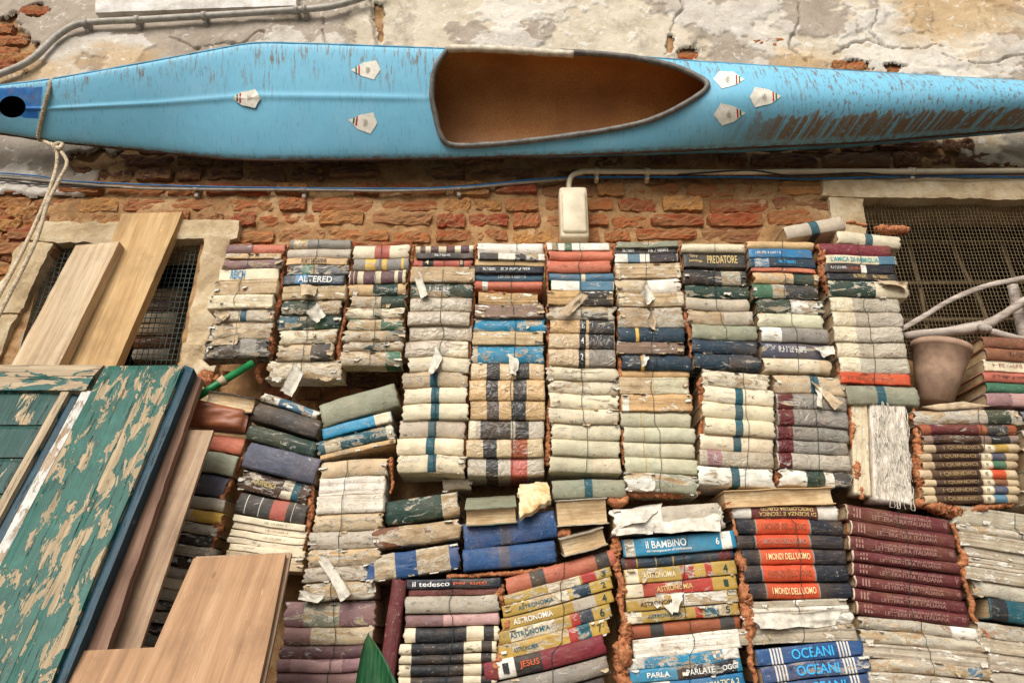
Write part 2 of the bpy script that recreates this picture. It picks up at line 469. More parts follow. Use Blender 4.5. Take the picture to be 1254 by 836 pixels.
M_POT = mat_plain("taupe_pot", L(166, 134, 110), 0.6, 0, 0.22, 22)
def mat_leaf():
    t = NT("waxy_leaf"); v = t.coord()
    n = t.noise(t.vscale(v, (40, 10, 2)), 4, 5, 0.6); g = t.noise(v, 14, 5)
    c = t.ramp(n, [(0.35, L(14, 50, 28)), (0.55, L(28, 78, 42)), (0.7, L(58, 108, 60))])
    c = t.mix(t.mr(g, 0.5, 0.7, 0, 0.4), c, L(70, 96, 52))
    return t.fin(c, 0.4, t.bump(n, 0.5, 0.002))
M_LEAF = mat_leaf()
M_BAG = mat_plain("brown_leather", L(140, 82, 52), 0.4, 0, 0.25, 16)
M_SOIL = mat_plain("potting_soil", L(58, 44, 34), 0.95)
M_PAPER = mat_plain("torn_paper", L(208, 198, 180), 0.85, 0, 0.22, 45)
M_PAPERB = mat_plain("torn_brown_paper", L(190, 166, 134), 0.85, 0, 0.25, 40)
M_RUBBER = mat_plain("dark_rubber_rim", L(112, 106, 98), 0.5, 0, 0.3, 40)
M_RIMW = mat_plain("worn_white_rim", L(206, 192, 168), 0.6, 0, 0.25, 40)
M_STICK = mat_plain("sticker_white", L(232, 224, 206), 0.5, 0, 0.1, 60)
M_RED = mat_plain("sticker_red", L(190, 40, 36), 0.5)
M_GRN = mat_plain("sticker_green", L(30, 110, 70), 0.5)
M_IRON = mat_plain("rusty_iron", L(86, 60, 44), 0.8, 0, 0.3)
def mat_crust():
    t = NT("yellow_foam_crust"); v = t.coord()
    n = t.noise(v, 22, 8, 0.7, 0.4); f = t.noise(v, 150, 4, 0.7)
    c = t.ramp(n, [(0.28, L(176, 104, 52)), (0.38, L(206, 164, 108)), (0.5, L(218, 196, 154)), (0.75, L(228, 214, 184))])
    return t.fin(c, 0.85, t.bump(t.math('ADD', n, t.math('MULTIPLY', f, 0.5)), 0.9, 0.004))
M_CRUST = mat_crust()

# ------------------------------------------------------------------ text shapes (made first, while the scene is small)
PAL = dict(
    cream=(220, 204, 172), beige=(194, 170, 134), tan=(200, 164, 116), grey_beige=(182, 168, 146), grey=(138, 131, 120), white=(232, 224, 208),
    dark_grey=(62, 60, 57), black=(40, 40, 42), dark_green=(34, 60, 50), green=(64, 106, 80), pale_green=(198, 190, 160), grey_green=(142, 142, 118),
    teal=(34, 84, 94), cyan=(40, 132, 164), blue=(46, 78, 120), bright_blue=(34, 112, 156), navy=(37, 38, 45), dark_blue=(36, 54, 66), steel_blue=(82, 118, 136),
    slate_blue=(80, 82, 96), maroon=(96, 40, 42), purple=(90, 62, 68), dusty_red=(176, 92, 78), terracotta=(192, 108, 82), orange=(200, 76, 42),
    brown=(128, 82, 56), grey_brown=(134, 112, 98), purple_brown=(130, 98, 96), pink=(192, 150, 144), mauve=(154, 116, 116), yellow=(222, 176, 78), gold=(176, 142, 66),
    red=(170, 52, 46), crimson=(118, 38, 48), dark_brown=(70, 48, 38), smoke=(182, 170, 150), ink_white=(226, 222, 212), ink_gold=(204, 176, 112), ink_black=(34, 32, 34),
    ink_teal=(28, 136, 140), ink_cream=(228, 206, 150), ink_pale=(156, 116, 102), ink_dull=(150, 124, 80), ink_blue=(40, 130, 176), ink_orange=(206, 92, 50), ink_cyan=(60, 170, 220), rust=(150, 80, 50))
TEXTS = ["REICH", "FORT SAGANNE", "ALTERED", "Gary", "Jennings", "PREDATORE", "L'AMICA DI FAMIGLIA", "I QUINDICI", "il tedesco", "per tutti", "ASTRONOMIA", "JESUS",
         "il BAMBINO", "dal concepimento all'adolescenza", "ENCICLOPEDIA CURCIO", "DI SCIENZA E TECNICA", "I MONDI DELL'UOMO", "STORIA GENERALE DELLA", "LETTERATURA ITALIANA",
         "OCEANI", "PARLATE", "PARLA", "OGGI", "GRAMMATICA 2", "1", "2", "3", "4", "5", "6", "7", "H", "QUINDICI", "LUDICI", "III", "IV", "V", "VI", "VII", "VIII", "IX", "II"]
GLYPH = {}
def build_texts():
    tmp = []
    for s in TEXTS:
        cu = bpy.data.curves.new("t", 'FONT'); cu.body = s; cu.resolution_u = 3; cu.offset = 0.012; cu.fill_mode = 'FRONT'
        ob = bpy.data.objects.new("t", cu); COL.objects.link(ob); tmp.append((s, ob, cu))
    dg = bpy.context.evaluated_depsgraph_get()
    for s, ob, cu in tmp:
        me = bpy.data.meshes.new_from_object(ob.evaluated_get(dg))
        v = np.array([tuple(x.co) for x in me.vertices]); f = [list(p.vertices) for p in me.polygons]
        mn, mx = v.min(0), v.max(0)
        v = (v - mn); h = (mx - mn)[1]; w = (mx - mn)[0]
        GLYPH[s] = (v[:, 0] / w, v[:, 1] / h, f, w / h)
        bpy.data.meshes.remove(me)
    for s, ob, cu in tmp:
        bpy.data.objects.remove(ob); bpy.data.curves.remove(cu)
build_texts()
def scribble(n, seed):
    rn = random.Random(seed); V, F = [], []
    def bar(x0, z0, x1, z1):
        k = len(V); V.extend([(x0, z0), (x1, z0), (x1, z1), (x0, z1)]); F.append([k, k + 1, k + 2, k + 3])
    x = 0.0
    for i in range(n):
        w = rn.uniform(.5, .8)
        if rn.random() < .14: x += .6; continue
        if rn.random() < .8: bar(x, 0, x + .17, 1)
        if rn.random() < .55: bar(x + w - .17, rn.choice((0, 0, .4)), x + w, rn.choice((1, 1, .6)))
        for h in rn.sample((0, .42, .84), rn.randint(1, 2)): bar(x + .17, h, x + w - (.17 if rn.random() < .5 else 0), h + .16)
        x += w + .22
    V = np.array(V)
    return V[:, 0] / V[:, 0].max(), V[:, 1], F, 1.0
for k in range(8): GLYPH["~%d" % k] = scribble(7 + 2 * k, k + 3)

# ------------------------------------------------------------------ slabs traced on a plane
def slab(name, quad, plane, thick, mat, parent=None, off=0.0, amp=0.0, edge=0.0, n=(14, 6), along='v', seed=0, fr=12.0):
    """quad = pixel TL,TR,BR,BL of the front face on the plane; grain runs along 'v' (down the quad) or 'u'"""
    A, B, C, D = [plane.at(x, y, off) for x, y in quad]
    if along == 'v': o = (A + B) * 0.5 - (C + D) * 0.5
    else: o = (B + C) * 0.5 - (A + D) * 0.5
    ex = o.normalized(); ez = plane.n; ex = (ex - ez * ex.dot(ez)).normalized(); ey = ez.cross(ex)
    c = (A + B + C + D) / 4
    nu, nv = n
    us = np.linspace(0, 1, nu); vs = np.linspace(0, 1, nv)
    R = np.zeros((nu, nv, 3))
    for i, u in enumerate(us):
        for j, w in enumerate(vs):
            # u along the grain, w across
            if along == 'v': p = (D * (1 - w) + C * w) * (1 - u) + (A * (1 - w) + B * w) * u
            else: p = (A * (1 - w) + D * w) * (1 - u) + (B * (1 - w) + C * w) * u
            q = p - c
            R[i, j] = (q.dot(ex), q.dot(ey), 0)
    if edge:
        e = fbm(R[..., 0] * fr * 2, R[..., 1] * fr * 2, 3.1, 4, seed + 50) * edge
        e2 = fbm(R[..., 0] * fr * 2, R[..., 1] * fr * 2, 9.1, 4, seed + 60) * edge
        R[..., 0] += e; R[..., 1] += e2
    Z = amp * fbm(R[..., 0] * fr, R[..., 1] * fr, 0.5, 5, seed) if amp else np.zeros((nu, nv))
    Ft = R.copy(); Ft[..., 2] = Z
    r = min(0.0022, thick * 0.2)
    # slightly rounded arris
    W = np.linspace(-1, 1, nv)[None, :]; U = np.linspace(-1, 1, nu)[:, None]
    lip = ((np.abs(W) == 1) | (np.abs(U) == 1))
    Ft[..., 2] -= lip * r
    Bk = R.copy(); Bk[..., 2] = -thick
    V = np.concatenate([Ft.reshape(-1, 3), Bk.reshape(-1, 3)])
    F = [list(f) for f in grid_faces(nu, nv)] + [list(f) for f in grid_faces(nu, nv, nu * nv, True)]
    N = nu * nv
    bd = [i * nv for i in range(nu)] + [(nu - 1) * nv + j for j in range(1, nv)] + [i * nv + nv - 1 for i in range(nu - 2, -1, -1)] + [j for j in range(nv - 2, 0, -1)]
    for k in range(len(bd)):
        a, b = bd[k], bd[(k + 1) % len(bd)]
        F.append([b, a, a + N, b + N])
    # orientation: make front normals point to +ez
    fv = V[F[0]]
    if np.cross(fv[1] - fv[0], fv[2] - fv[1])[2] < 0: F = [f[::-1] for f in F]
    o = mobj(name, V, F, mat, parent, smooth=False)
    M = Matrix((ex, ey, ez)).transposed().to_4x4(); M.translation = c
    if parent is not None: M.translation = c - parent.location
    o.matrix_local = M
    return o
def poly_slab(name, pts, plane, thick, mat, parent=None, off=0.0, gx=(0, 1)):
    W = [plane.at(x, y, off) for x, y in pts]
    c = sum(W, Vector()) / len(W)
    ex = (W[gx[0]] - W[gx[1]]).normalized(); ez = plane.n; ex = (ex - ez * ex.dot(ez)).normalized(); ey = ez.cross(ex)
    loc = [Vector(((w - c).dot(ex), (w - c).dot(ey), 0)) for w in W]
    n = len(loc)
    ar = sum(loc[i].x * loc[(i + 1) % n].y - loc[(i + 1) % n].x * loc[i].y for i in range(n))
    if ar < 0: loc = loc[::-1]
    vs = loc + [p - Vector((0, 0, thick)) for p in loc]
    fs = [list(range(n)), list(range(2 * n - 1, n - 1, -1))] + [[i, i + n, (i + 1) % n + n, (i + 1) % n] for i in range(n)]
    o = mobj(name, vs, fs, mat, parent, smooth=False)
    M = Matrix((ex, ey, ez)).transposed().to_4x4(); M.translation = c - (parent.location if parent is not None else Vector())
    o.matrix_local = M
    return o

# ================================================================== the setting
WY = 2.10                                    # plane of the brick wall
gv = np.array([(-60, -60, 0), (60, -60, 0), (60, 60, 0), (-60, 60, 0)], float)
g = mobj("ground", gv, [[0, 1, 2, 3]], M_PAVE, smooth=False)
g["kind"] = "structure"
LEDGE_Z = 1.285
ls = rbox(6.0, 0.85, LEDGE_Z, 0.012)
ledge = wobj("stone_ledge", [v + Vector((0, 1.665, LEDGE_Z / 2)) for v in ls[0]], ls[1], M_LEDGE, smooth=False)
tag(ledge, "low grey stone ledge below the lowest books", "ledge")

# window openings (world rectangles on the wall plane)
def rect(px0, px1, py0, py1):
    a = P(px0[0], py0, WY); b = P(px0[1], py1, WY); c = P(px1[0], py0, WY); d = P(px1[1], py1, WY)
    return ((a.x + b.x) / 2, (c.x + d.x) / 2, P(627, py1, WY).z, P(627, py0, WY).z)
WIN_L = rect((62, 18), (247, 216), 297, 452)
WIN_R = rect((1060, 1082), (1330, 1370), 246, 440)

wall_e = thing("old_house_wall", "old brick wall with flaking grey and cream plaster behind the boat", "wall", (0, WY, 0))
def in_win(x, z, m=0.0):
    r = np.zeros(np.shape(x), bool)
    for a, b, c, d in (WIN_L, WIN_R):
        r |= (x > a - m) & (x < b + m) & (z > c - m) & (z < d + m)
    return r
def axis(lo, hi, step, far_lo, far_hi, marks=()):
    a = np.concatenate([np.linspace(far_lo, lo, 6)[:-1], np.arange(lo, hi, step), np.linspace(hi, far_hi, 6)])
    for m in marks:
        a[np.argmin(np.abs(a - m))] = m
    return np.sort(a)
def sheet(name, xs, zs, yfun, keep, mat, colfun=None):
    X, Z = np.meshgrid(xs, zs, indexing='ij')
    Y = yfun(X, Z)
    V = np.stack([X, Y - WY, Z], -1).reshape(-1, 3)
    F = grid_faces(len(xs), len(zs))
    cx = V[F][:, :, 0].mean(1); cz = V[F][:, :, 2].mean(1)
    F = F[keep(cx, cz)]
    used = np.zeros(len(V), bool); used[F.ravel()] = True
    idx = np.cumsum(used) - 1
    col = None
    if colfun is not None: col = colfun(X, Z).reshape(-1, 4)[used]
    return mobj(name, V[used], idx[F], mat, wall_e, col=col)
xs = axis(-2.5, 2.5, 0.009, -5, 5, (WIN_L[0], WIN_L[1], WIN_R[0], WIN_R[1]))
zs = axis(1.9, 3.35, 0.009, 0, 6, (WIN_L[2], WIN_L[3], WIN_R[2], WIN_R[3]))
sheet("mortar", xs, zs, lambda X, Z: WY - 0.001 + 0.018 * fbm(X * 9, Z * 9, 0, 5, 3) + 0.008 * fbm(X * 45, Z * 45, 0, 3, 9),
      lambda x, z: ~in_win(x, z), M_MORTAR)

# the plaster coat
Z_PL = P(627, 188, WY).z
def pix_of(X, Z):
    """pixel of points on the wall plane, used only to lay out patches"""
    dz = Z - CAMZ
    dep = WY * CP + dz * SP
    return 627 + FPX * X / dep, 418 - FPX * (dz * CP - WY * SP) / dep
HOLES = [(8, 62, 34, 34), (46, 18, 14, 8), (838, 70, 12, 10), (1040, 85, 24, 7), (1092, 87, 12, 6), (465, 30, 6, 22), (820, 60, 5, 12), (120, 200, 30, 12), (560, 70, 20, 6)]
def plaster_mask(X, Z):
    px, py = pix_of(X, Z)
    low = 178 + 16 * fbm(X * 3.1, Z * 0.3, 0, 5, 21) + 62 * sstep(150, 90, px + 24 * fbm(X * 7, Z * 7, 0, 3, 5)) + 26 * sstep(1130, 1200, px)
    m = low - py + 10 * fbm(X * 16, Z * 16, 0, 4, 31)
    for hx, hy, rx, ry in HOLES:
        d = np.sqrt(((px - hx) / rx) ** 2 + ((py - hy) / ry) ** 2) + 0.95 * fbm(X * 22, Z * 22, 0, 5, 41, 0.62)
        m = np.minimum(m, (d - 1) * 20)
    return m
def crack_d(X, Z):
    d = np.full(X.shape, 1.0)
    px, py = pix_of(X, Z)
    wob = 9 * fbm(X * 14, Z * 14, 0, 4, 77)
    for pts in ([(460, -30), (458, 20), (462, 60), (478, 90)], [(835, -30), (832, 20), (822, 48), (815, 75)], [(970, -20), (975, 25), (962, 60), (985, 80)],
                [(1020, 70), (1060, 55), (1085, 62), (1115, 66), (1150, 60)], [(1070, 20), (1062, 45), (1080, 60)], [(1150, 70), (1190, 85), (1254, 78)], [(210, 50), (240, 66), (330, 50)], [(395, 25), (400, 60)]):
        for (ax, ay), (bx, by) in zip(pts[:-1], pts[1:]):
            vx, vy = bx - ax, by - ay
            t = np.clip(((px + wob - ax) * vx + (py + wob - ay) * vy) / (vx * vx + vy * vy), 0, 1)
            d = np.minimum(d, np.hypot(px + wob - ax - t * vx, py + wob - ay - t * vy) / (1.6 + 1.2 * vn(X * 11, Z * 11, 0, 13)))
    return d
def coats(X, Z):
    n = fbm(X * 2.4 + 5, Z * 3.0, 0, 6, 61, 0.58)
    n2 = fbm(X * 4.0 + 9, Z * 5.0, 3, 6, 67, 0.6)
    px, py = pix_of(X, Z)
    top = sstep(-0.02, 0.03, n + 0.22 * sstep(380, 300, px) + 0.12 * sstep(850, 900, px) - 0.28 * sstep(300, 430, px) * sstep(860, 760, px))
    second = sstep(0.10, 0.14, n2)
    return n, n2, top, second
def plaster_y(X, Z):
    n, n2, top, second = coats(X, Z)
    y = WY - 0.018 - 0.006 * top - 0.005 * second
    y = y - 0.008 * fbm(X * 4, Z * 4, 1, 4, 8) - 0.004 * fbm(X * 26, Z * 26, 1, 5, 18)
    y = y + 0.014 * sstep(1.0, 0.25, crack_d(X, Z))
    y = y + 0.012 * sstep(2.5, 0, plaster_mask(X, Z))
    return y
def plaster_c(X, Z):
    n, n2, top, second = coats(X, Z)
    under = np.array(L(202, 188, 166)); grey = np.array(L(166, 152, 136)); pale = np.array(L(216, 208, 196)); och = np.array(L(186, 152, 104))
    c = under[None, None] * (1 - top[..., None]) + grey[None, None] * top[..., None]
    s = (second * 0.65)[..., None]
    c = c * (1 - s) + pale * s
    o = sstep(0.12, 0.35, fbm(X * 1.7 + 3, Z * 3.1 + 2, 5, 5, 91))[..., None] * 0.7
    c = c * (1 - o) + och * o
    k = sstep(0.9, 0.2, crack_d(X, Z))[..., None] * 0.5
    c = c * (1 - k) + np.array(L(90, 70, 50)) * k
    return np.concatenate([c, np.ones(c.shape[:2] + (1,))], -1)
xs = axis(-2.5, 2.5, 0.0055, -5, 5)
zs = axis(Z_PL - 0.28, 4.15, 0.0055, Z_PL - 0.3, 6)
def keep_pl(x, z):
    return (plaster_mask(x, z) > 0) & ~in_win(x, z, 0.01)
sheet("plaster", xs, zs, plaster_y, keep_pl, M_PLASTER, plaster_c)

# bricks, each its own piece
def brick_mesh(k):
    nx, ny, nz = 13, 3, 6
    vid, V, F = {}, [], []
    def vert(p):
        key = tuple(round(q, 5) for q in p)
        if key not in vid: vid[key] = len(V); V.append(p)
        return vid[key]
    gx, gy, gz = [np.linspace(-1, 1, n) for n in (nx, ny, nz)]
    def face(fn, A, B):
        for i in range(len(A) - 1):
            for j in range(len(B) - 1):
                F.append([vert(fn(A[i], B[j])), vert(fn(A[i + 1], B[j])), vert(fn(A[i + 1], B[j + 1])), vert(fn(A[i], B[j + 1]))])
    face(lambda a, b: (a, -1.0, b), gx, gz)
    face(lambda a, b: (1.0, a, b), gy, gz); face(lambda a, b: (-1.0, -a, b), gy, gz)
    face(lambda a, b: (a, b, 1.0), gx, -gy[::-1] if False else gy); face(lambda a, b: (a, -b, -1.0), gx, gy)
    V = np.array(V)
    r = (np.abs(V) ** 12).sum(1) ** (1 / 12)
    V = V / r[:, None]
    n = fbm(V[:, 0] * 1.6, V[:, 1] * 1.1, V[:, 2] * 1.2, 4, 200 + k * 13)
    m = fbm(V[:, 0] * 3.2 + 4, V[:, 1], V[:, 2] * 1.7, 3, 400 + k * 13)
    V[:, 0] *= 1 + 0.10 * n; V[:, 2] *= 1 + 0.26 * m; V[:, 1] -= 0.26 * n
    if k % 3 == 0:
        V[:, 2] += 0.18 * V[:, 0] * (k % 2 - 0.5)
    me = bpy.data.meshes.new("brick")
    V[:, 1] -= 0.10 * _h(np.floor(V[:, 0] * 40), np.floor(V[:, 2] * 40), V[:, 1] * 0, k) * (V[:, 1] < -.5)
    V[:, 2] += 0.05 * _h(np.floor(V[:, 0] * 40), np.floor(V[:, 2] * 40), V[:, 1] * 0, k + 50)
    me.from_pydata((V * 0.5).tolist(), [], F)
    return me
BRM = [brick_mesh(k) for k in range(12)]
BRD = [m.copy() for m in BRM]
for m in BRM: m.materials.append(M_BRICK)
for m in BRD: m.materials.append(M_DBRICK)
rb = random.Random(11)
nb = 0
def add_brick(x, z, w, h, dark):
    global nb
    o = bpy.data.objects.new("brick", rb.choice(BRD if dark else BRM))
    COL.objects.link(o); o.parent = wall_e
    o.location = (x, 0.027 + rb.uniform(-0.014, 0.009), z)
    o.scale = (w, 0.075, h); o.rotation_euler = (rb.uniform(-.03, .03), rb.uniform(-.025, .025), rb.uniform(-.03, .03))
    nb += 1
ROW = 0.0635
z = P(627, 303, WY).z - ROW * 0.3
row = 0
while z < Z_PL + 0.03:
    x = -2.35 + (0.07 if row % 2 else 0)
    while x < 2.35:
        w = rb.choice((0.10, 0.125, 0.15, 0.20, 0.235)) * rb.uniform(0.9, 1.08)
        cx = x + w / 2
        px, py = pix_of(np.array([cx]), np.array([z]))
        px, py = px[0], py[0]
        if -45 < px < 1300 and not in_win(np.array([cx]), np.array([z]), 0.03)[0] and plaster_mask(np.array([cx]), np.array([z]))[0] < 14:
            if not (px > 1000 and py > 215) and rb.random() > 0.05:
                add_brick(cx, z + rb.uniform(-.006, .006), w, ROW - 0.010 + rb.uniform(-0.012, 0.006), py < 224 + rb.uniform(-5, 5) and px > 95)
        x += w + rb.uniform(0.008, 0.02)
    z += ROW; row += 1
for (hx, hy) in [(0, 40), (18, 52), (4, 66), (22, 74), (2, 84), (46, 18), (838, 72), (1038, 84), (1090, 86), (940, 58), (465, 40)]:
    p = P(hx, hy, WY); add_brick(p.x, p.z, 0.13, 0.05, False)
# bricks in the hollow under the left columns and beside the left window
for py in (452, 468, 484, 500):
    for px in range(326, 500, 34):
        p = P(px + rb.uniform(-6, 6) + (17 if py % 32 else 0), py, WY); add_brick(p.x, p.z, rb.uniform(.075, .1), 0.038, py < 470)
for py in (262, 279, 296, 313, 330, 347):
    for px in (-22, 8, 30):
        q = px - (py - 262) * 0.35 + (12 if py % 2 else 0)
        p = P(q, py, WY)
        if not in_win(np.array([p.x]), np.array([p.z]), 0.06)[0]: add_brick(p.x, p.z, rb.uniform(.08, .12), 0.046, False)
print("bricks", nb)

# left window: stone surround, mesh, dim room with a pile of books
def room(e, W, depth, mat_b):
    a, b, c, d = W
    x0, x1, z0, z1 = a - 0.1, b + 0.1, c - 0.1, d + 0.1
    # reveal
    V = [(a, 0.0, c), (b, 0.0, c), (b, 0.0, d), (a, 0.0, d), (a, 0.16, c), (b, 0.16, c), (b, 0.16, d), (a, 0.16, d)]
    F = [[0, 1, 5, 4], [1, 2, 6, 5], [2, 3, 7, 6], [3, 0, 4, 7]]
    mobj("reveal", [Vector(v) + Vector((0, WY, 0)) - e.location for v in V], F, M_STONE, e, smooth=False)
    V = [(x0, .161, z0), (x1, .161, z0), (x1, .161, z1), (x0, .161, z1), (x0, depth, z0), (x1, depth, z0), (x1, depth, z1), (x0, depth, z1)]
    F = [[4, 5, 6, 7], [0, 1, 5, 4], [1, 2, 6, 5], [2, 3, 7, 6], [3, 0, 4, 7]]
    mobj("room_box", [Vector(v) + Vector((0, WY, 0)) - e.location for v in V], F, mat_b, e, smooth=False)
def wires(W, Y, sx, sz, r, seed):
    a, b, c, d = W
    V, F = [], []
    def bar(p, q, n, sd):
        t = np.linspace(0, 1, n)
        pts = p[None] * (1 - t)[:, None] + q[None] * t[:, None]
        hor = abs(q[0] - p[0]) > abs(q[2] - p[2])
        w = fbm(pts[:, 0] * 5, pts[:, 2] * 5, sd * 0.03, 3, seed) * 0.008
        if hor: pts[:, 2] += w
        else: pts[:, 0] += w
        pts[:, 1] += fbm(pts[:, 0] * 2.5, pts[:, 2] * 2.5, 0, 2, seed + 3) * 0.014 + (0.0008 if hor else -0.0008)
        v, f = tube([tuple(x) for x in pts], r, 4)
        V.append((v, f))
    k = 0
    x = a
    while x < b:
        bar(np.array((x, Y, c)), np.array((x, Y, d)), 12, k * 5); x += sx; k += 1
    z = c
    while z < d:
        bar(np.array((a, Y, z)), np.array((b, Y, z)), 14, 900 + k * 5); z += sz; k += 1
    return merge(V)
wl = thing("mesh_window", "small left window covered with dark wire mesh, planks leaning across it", "window", ((WIN_L[0] + WIN_L[1]) / 2, WY, WIN_L[2]))
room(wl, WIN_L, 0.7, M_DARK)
v, f = wires(WIN_L, WY + 0.012, 0.0165, 0.0185, 0.0014, 5)
o = wobj("wire_mesh", v, f, M_MESHD, wl); o["kind"] = "stuff"
pw = wall(WY - 0.03)
slab("lintel_stone", [(42, 271), (150, 272), (150, 297), (36, 296)], pw, 0.05, M_STONE, wl, 0.0, 0.012, 0.012, (22, 8), 'u', 1)
slab("lintel_stone", [(150, 268), (292, 270), (290, 292), (150, 297)], pw, 0.05, M_STONE, wl, 0.001, 0.012, 0.012, (22, 8), 'u', 2)
slab("jamb_stone", [(26, 296), (66, 298), (22, 384), (-22, 380)], pw, 0.05, M_STONE, wl, -0.002, 0.016, 0.014, (22, 10), 'v', 3)
slab("jamb_stone", [(-20, 382), (20, 386), (-22, 470), (-64, 470)], pw, 0.05, M_STONE, wl, -0.004, 0.016, 0.014, (22, 10), 'v', 4)
slab("jamb_stone", [(249, 291), (282, 291), (262, 420), (226, 420)], pw, 0.05, M_STONE, wl, -0.003, 0.018, 0.014, (30, 10), 'v', 5)
slab("jamb_stone", [(226, 421), (266, 421), (256, 520), (206, 520)], pw, 0.05, M_STONE, wl, -0.001, 0.03, 0.018, (26, 12), 'v', 6)
# right window
wr = thing("mesh_window", "wide right window covered with tan wire mesh behind the bentwood chair", "window", (WIN_R[0] + 0.5, WY, WIN_R[2]))
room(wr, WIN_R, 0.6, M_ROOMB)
v, f = wires(WIN_R, WY + 0.012, 0.0125, 0.0140, 0.0011, 15)
o = wobj("wire_mesh", v, f, M_MESHL, wr); o["kind"] = "stuff"
slab("lintel_beam", [(1008, 219), (1420, 217), (1420, 246), (1008, 240)], pw, 0.06, M_STONE, wr, 0.004, 0.012, 0.008, (60, 8), 'u', 7)
slab("jamb_stone", [(1016, 241), (1058, 241), (1064, 300), (1020, 300)], pw, 0.05, M_STONE, wr, -0.002, 0.014, 0.010, (18, 10), 'v', 8)
slab("jamb_stone", [(1021, 301), (1065, 301), (1086, 440), (1036, 440)], pw, 0.05, M_STONE, wr, -0.003, 0.014, 0.010, (26, 10), 'v', 9)
for k, pts in enumerate(([(1095, 240), (1112, 300), (1128, 360), (1140, 440)], [(1148, 240), (1168, 305), (1200, 370), (1225, 440)], [(1205, 240), (1226, 300), (1252, 370), (1270, 440)], [(1262, 240), (1280, 300), (1300, 370), (1310, 440)])):
    v, f = tube(smooth_path([P(x, y, WY + 0.19) for x, y in pts], 6), 0.008, 6, rough=0.2, seed=k)
    wobj("reed_stick", v, f, M_MESHL, wr)
for k, y in enumerate((297, 347, 392)):
    v, f = tube([P(1062 + 6 * k, y, WY + 0.17), P(1330, y - 2, WY + 0.17)], 0.006, 6)
    wobj("cross_bar", v, f, M_MESHL, wr)

# ================================================================== books
BY = 1.90                                   # plane of the book spines
ORD = "zero first second third fourth fifth sixth seventh eighth ninth tenth eleventh twelfth thirteenth fourteenth fifteenth sixteenth seventeenth eighteenth nineteenth twentieth twenty-first twenty-second".split()
KIND = dict(r="hardback", f="paperback", g="glossy paperback", w="plastic-wrapped hardback", p="bare-spined book", b="coverless page block", t="tattered book", e="book with page edges outward", c="cloth-bound hardback")
def parse(s):
    txt = []
    if '|' in s:
        s, tx = s.split('|', 1)
        for q in tx.split(';'):
            w = [x.strip() for x in q.split(',')]
            txt.append((w[0], float(w[1]), float(w[2]), w[3], float(w[4]) if len(w) > 4 else 0.5, w[5] if len(w) > 5 else ''))
    tk = s.split()
    st = dict(kind=tk[0], col=tk[1], wear=float(tk[2]), spans=[], text=txt, dl=0, dr=0, dy=0.0)
    for q in tk[3:]:
        if q[0] == '@':
            a, b = q[1:].split(':'); st['dl'], st['dr'] = float(a), float(b)
        elif q[0] == '^': st['dy'] = float(q[1:]) / 1000.0
        elif q[0] == '%': st['dep'] = float(q[1:]) / 1000.0
        else:
            w = q.split(':'); st['spans'].append((w[0], float(w[1]), float(w[2]), float(w[3]) if len(w) > 3 else None))
    return st
def colname(c): return {'smoke': 'pale grey', 'rust': 'rust brown'}.get(c, c.replace('_', ' '))
def describe(st):
    w = st['wear']
    cond = '' if w < .28 else ('worn ' if w < .5 else 'torn ')
    if st['kind'] in 'pbet': cond = ''
    d = cond + colname(st['col']) + ' ' + KIND[st['kind']]
    if st['spans'] and st['kind'] not in 'pbe':
        d += ' with ' + colname(st['spans'][0][0]) + (' bands' if len(st['spans']) > 2 else ' patch')
    return d
def fit(st, where):
    for opt in range(5):
        q = dict(st)
        if opt == 3: where = where.replace(" from top of", " in the")
        if opt == 4: where = where.replace(" in the", " in")
        if opt >= 1: q['spans'] = []
        if opt >= 2: q['wear'] = 0
        lab = describe(q) + ", " + where
        if len(lab.split()) <= 16: break
    return lab
WSEED = [1.0]
class Book: pass
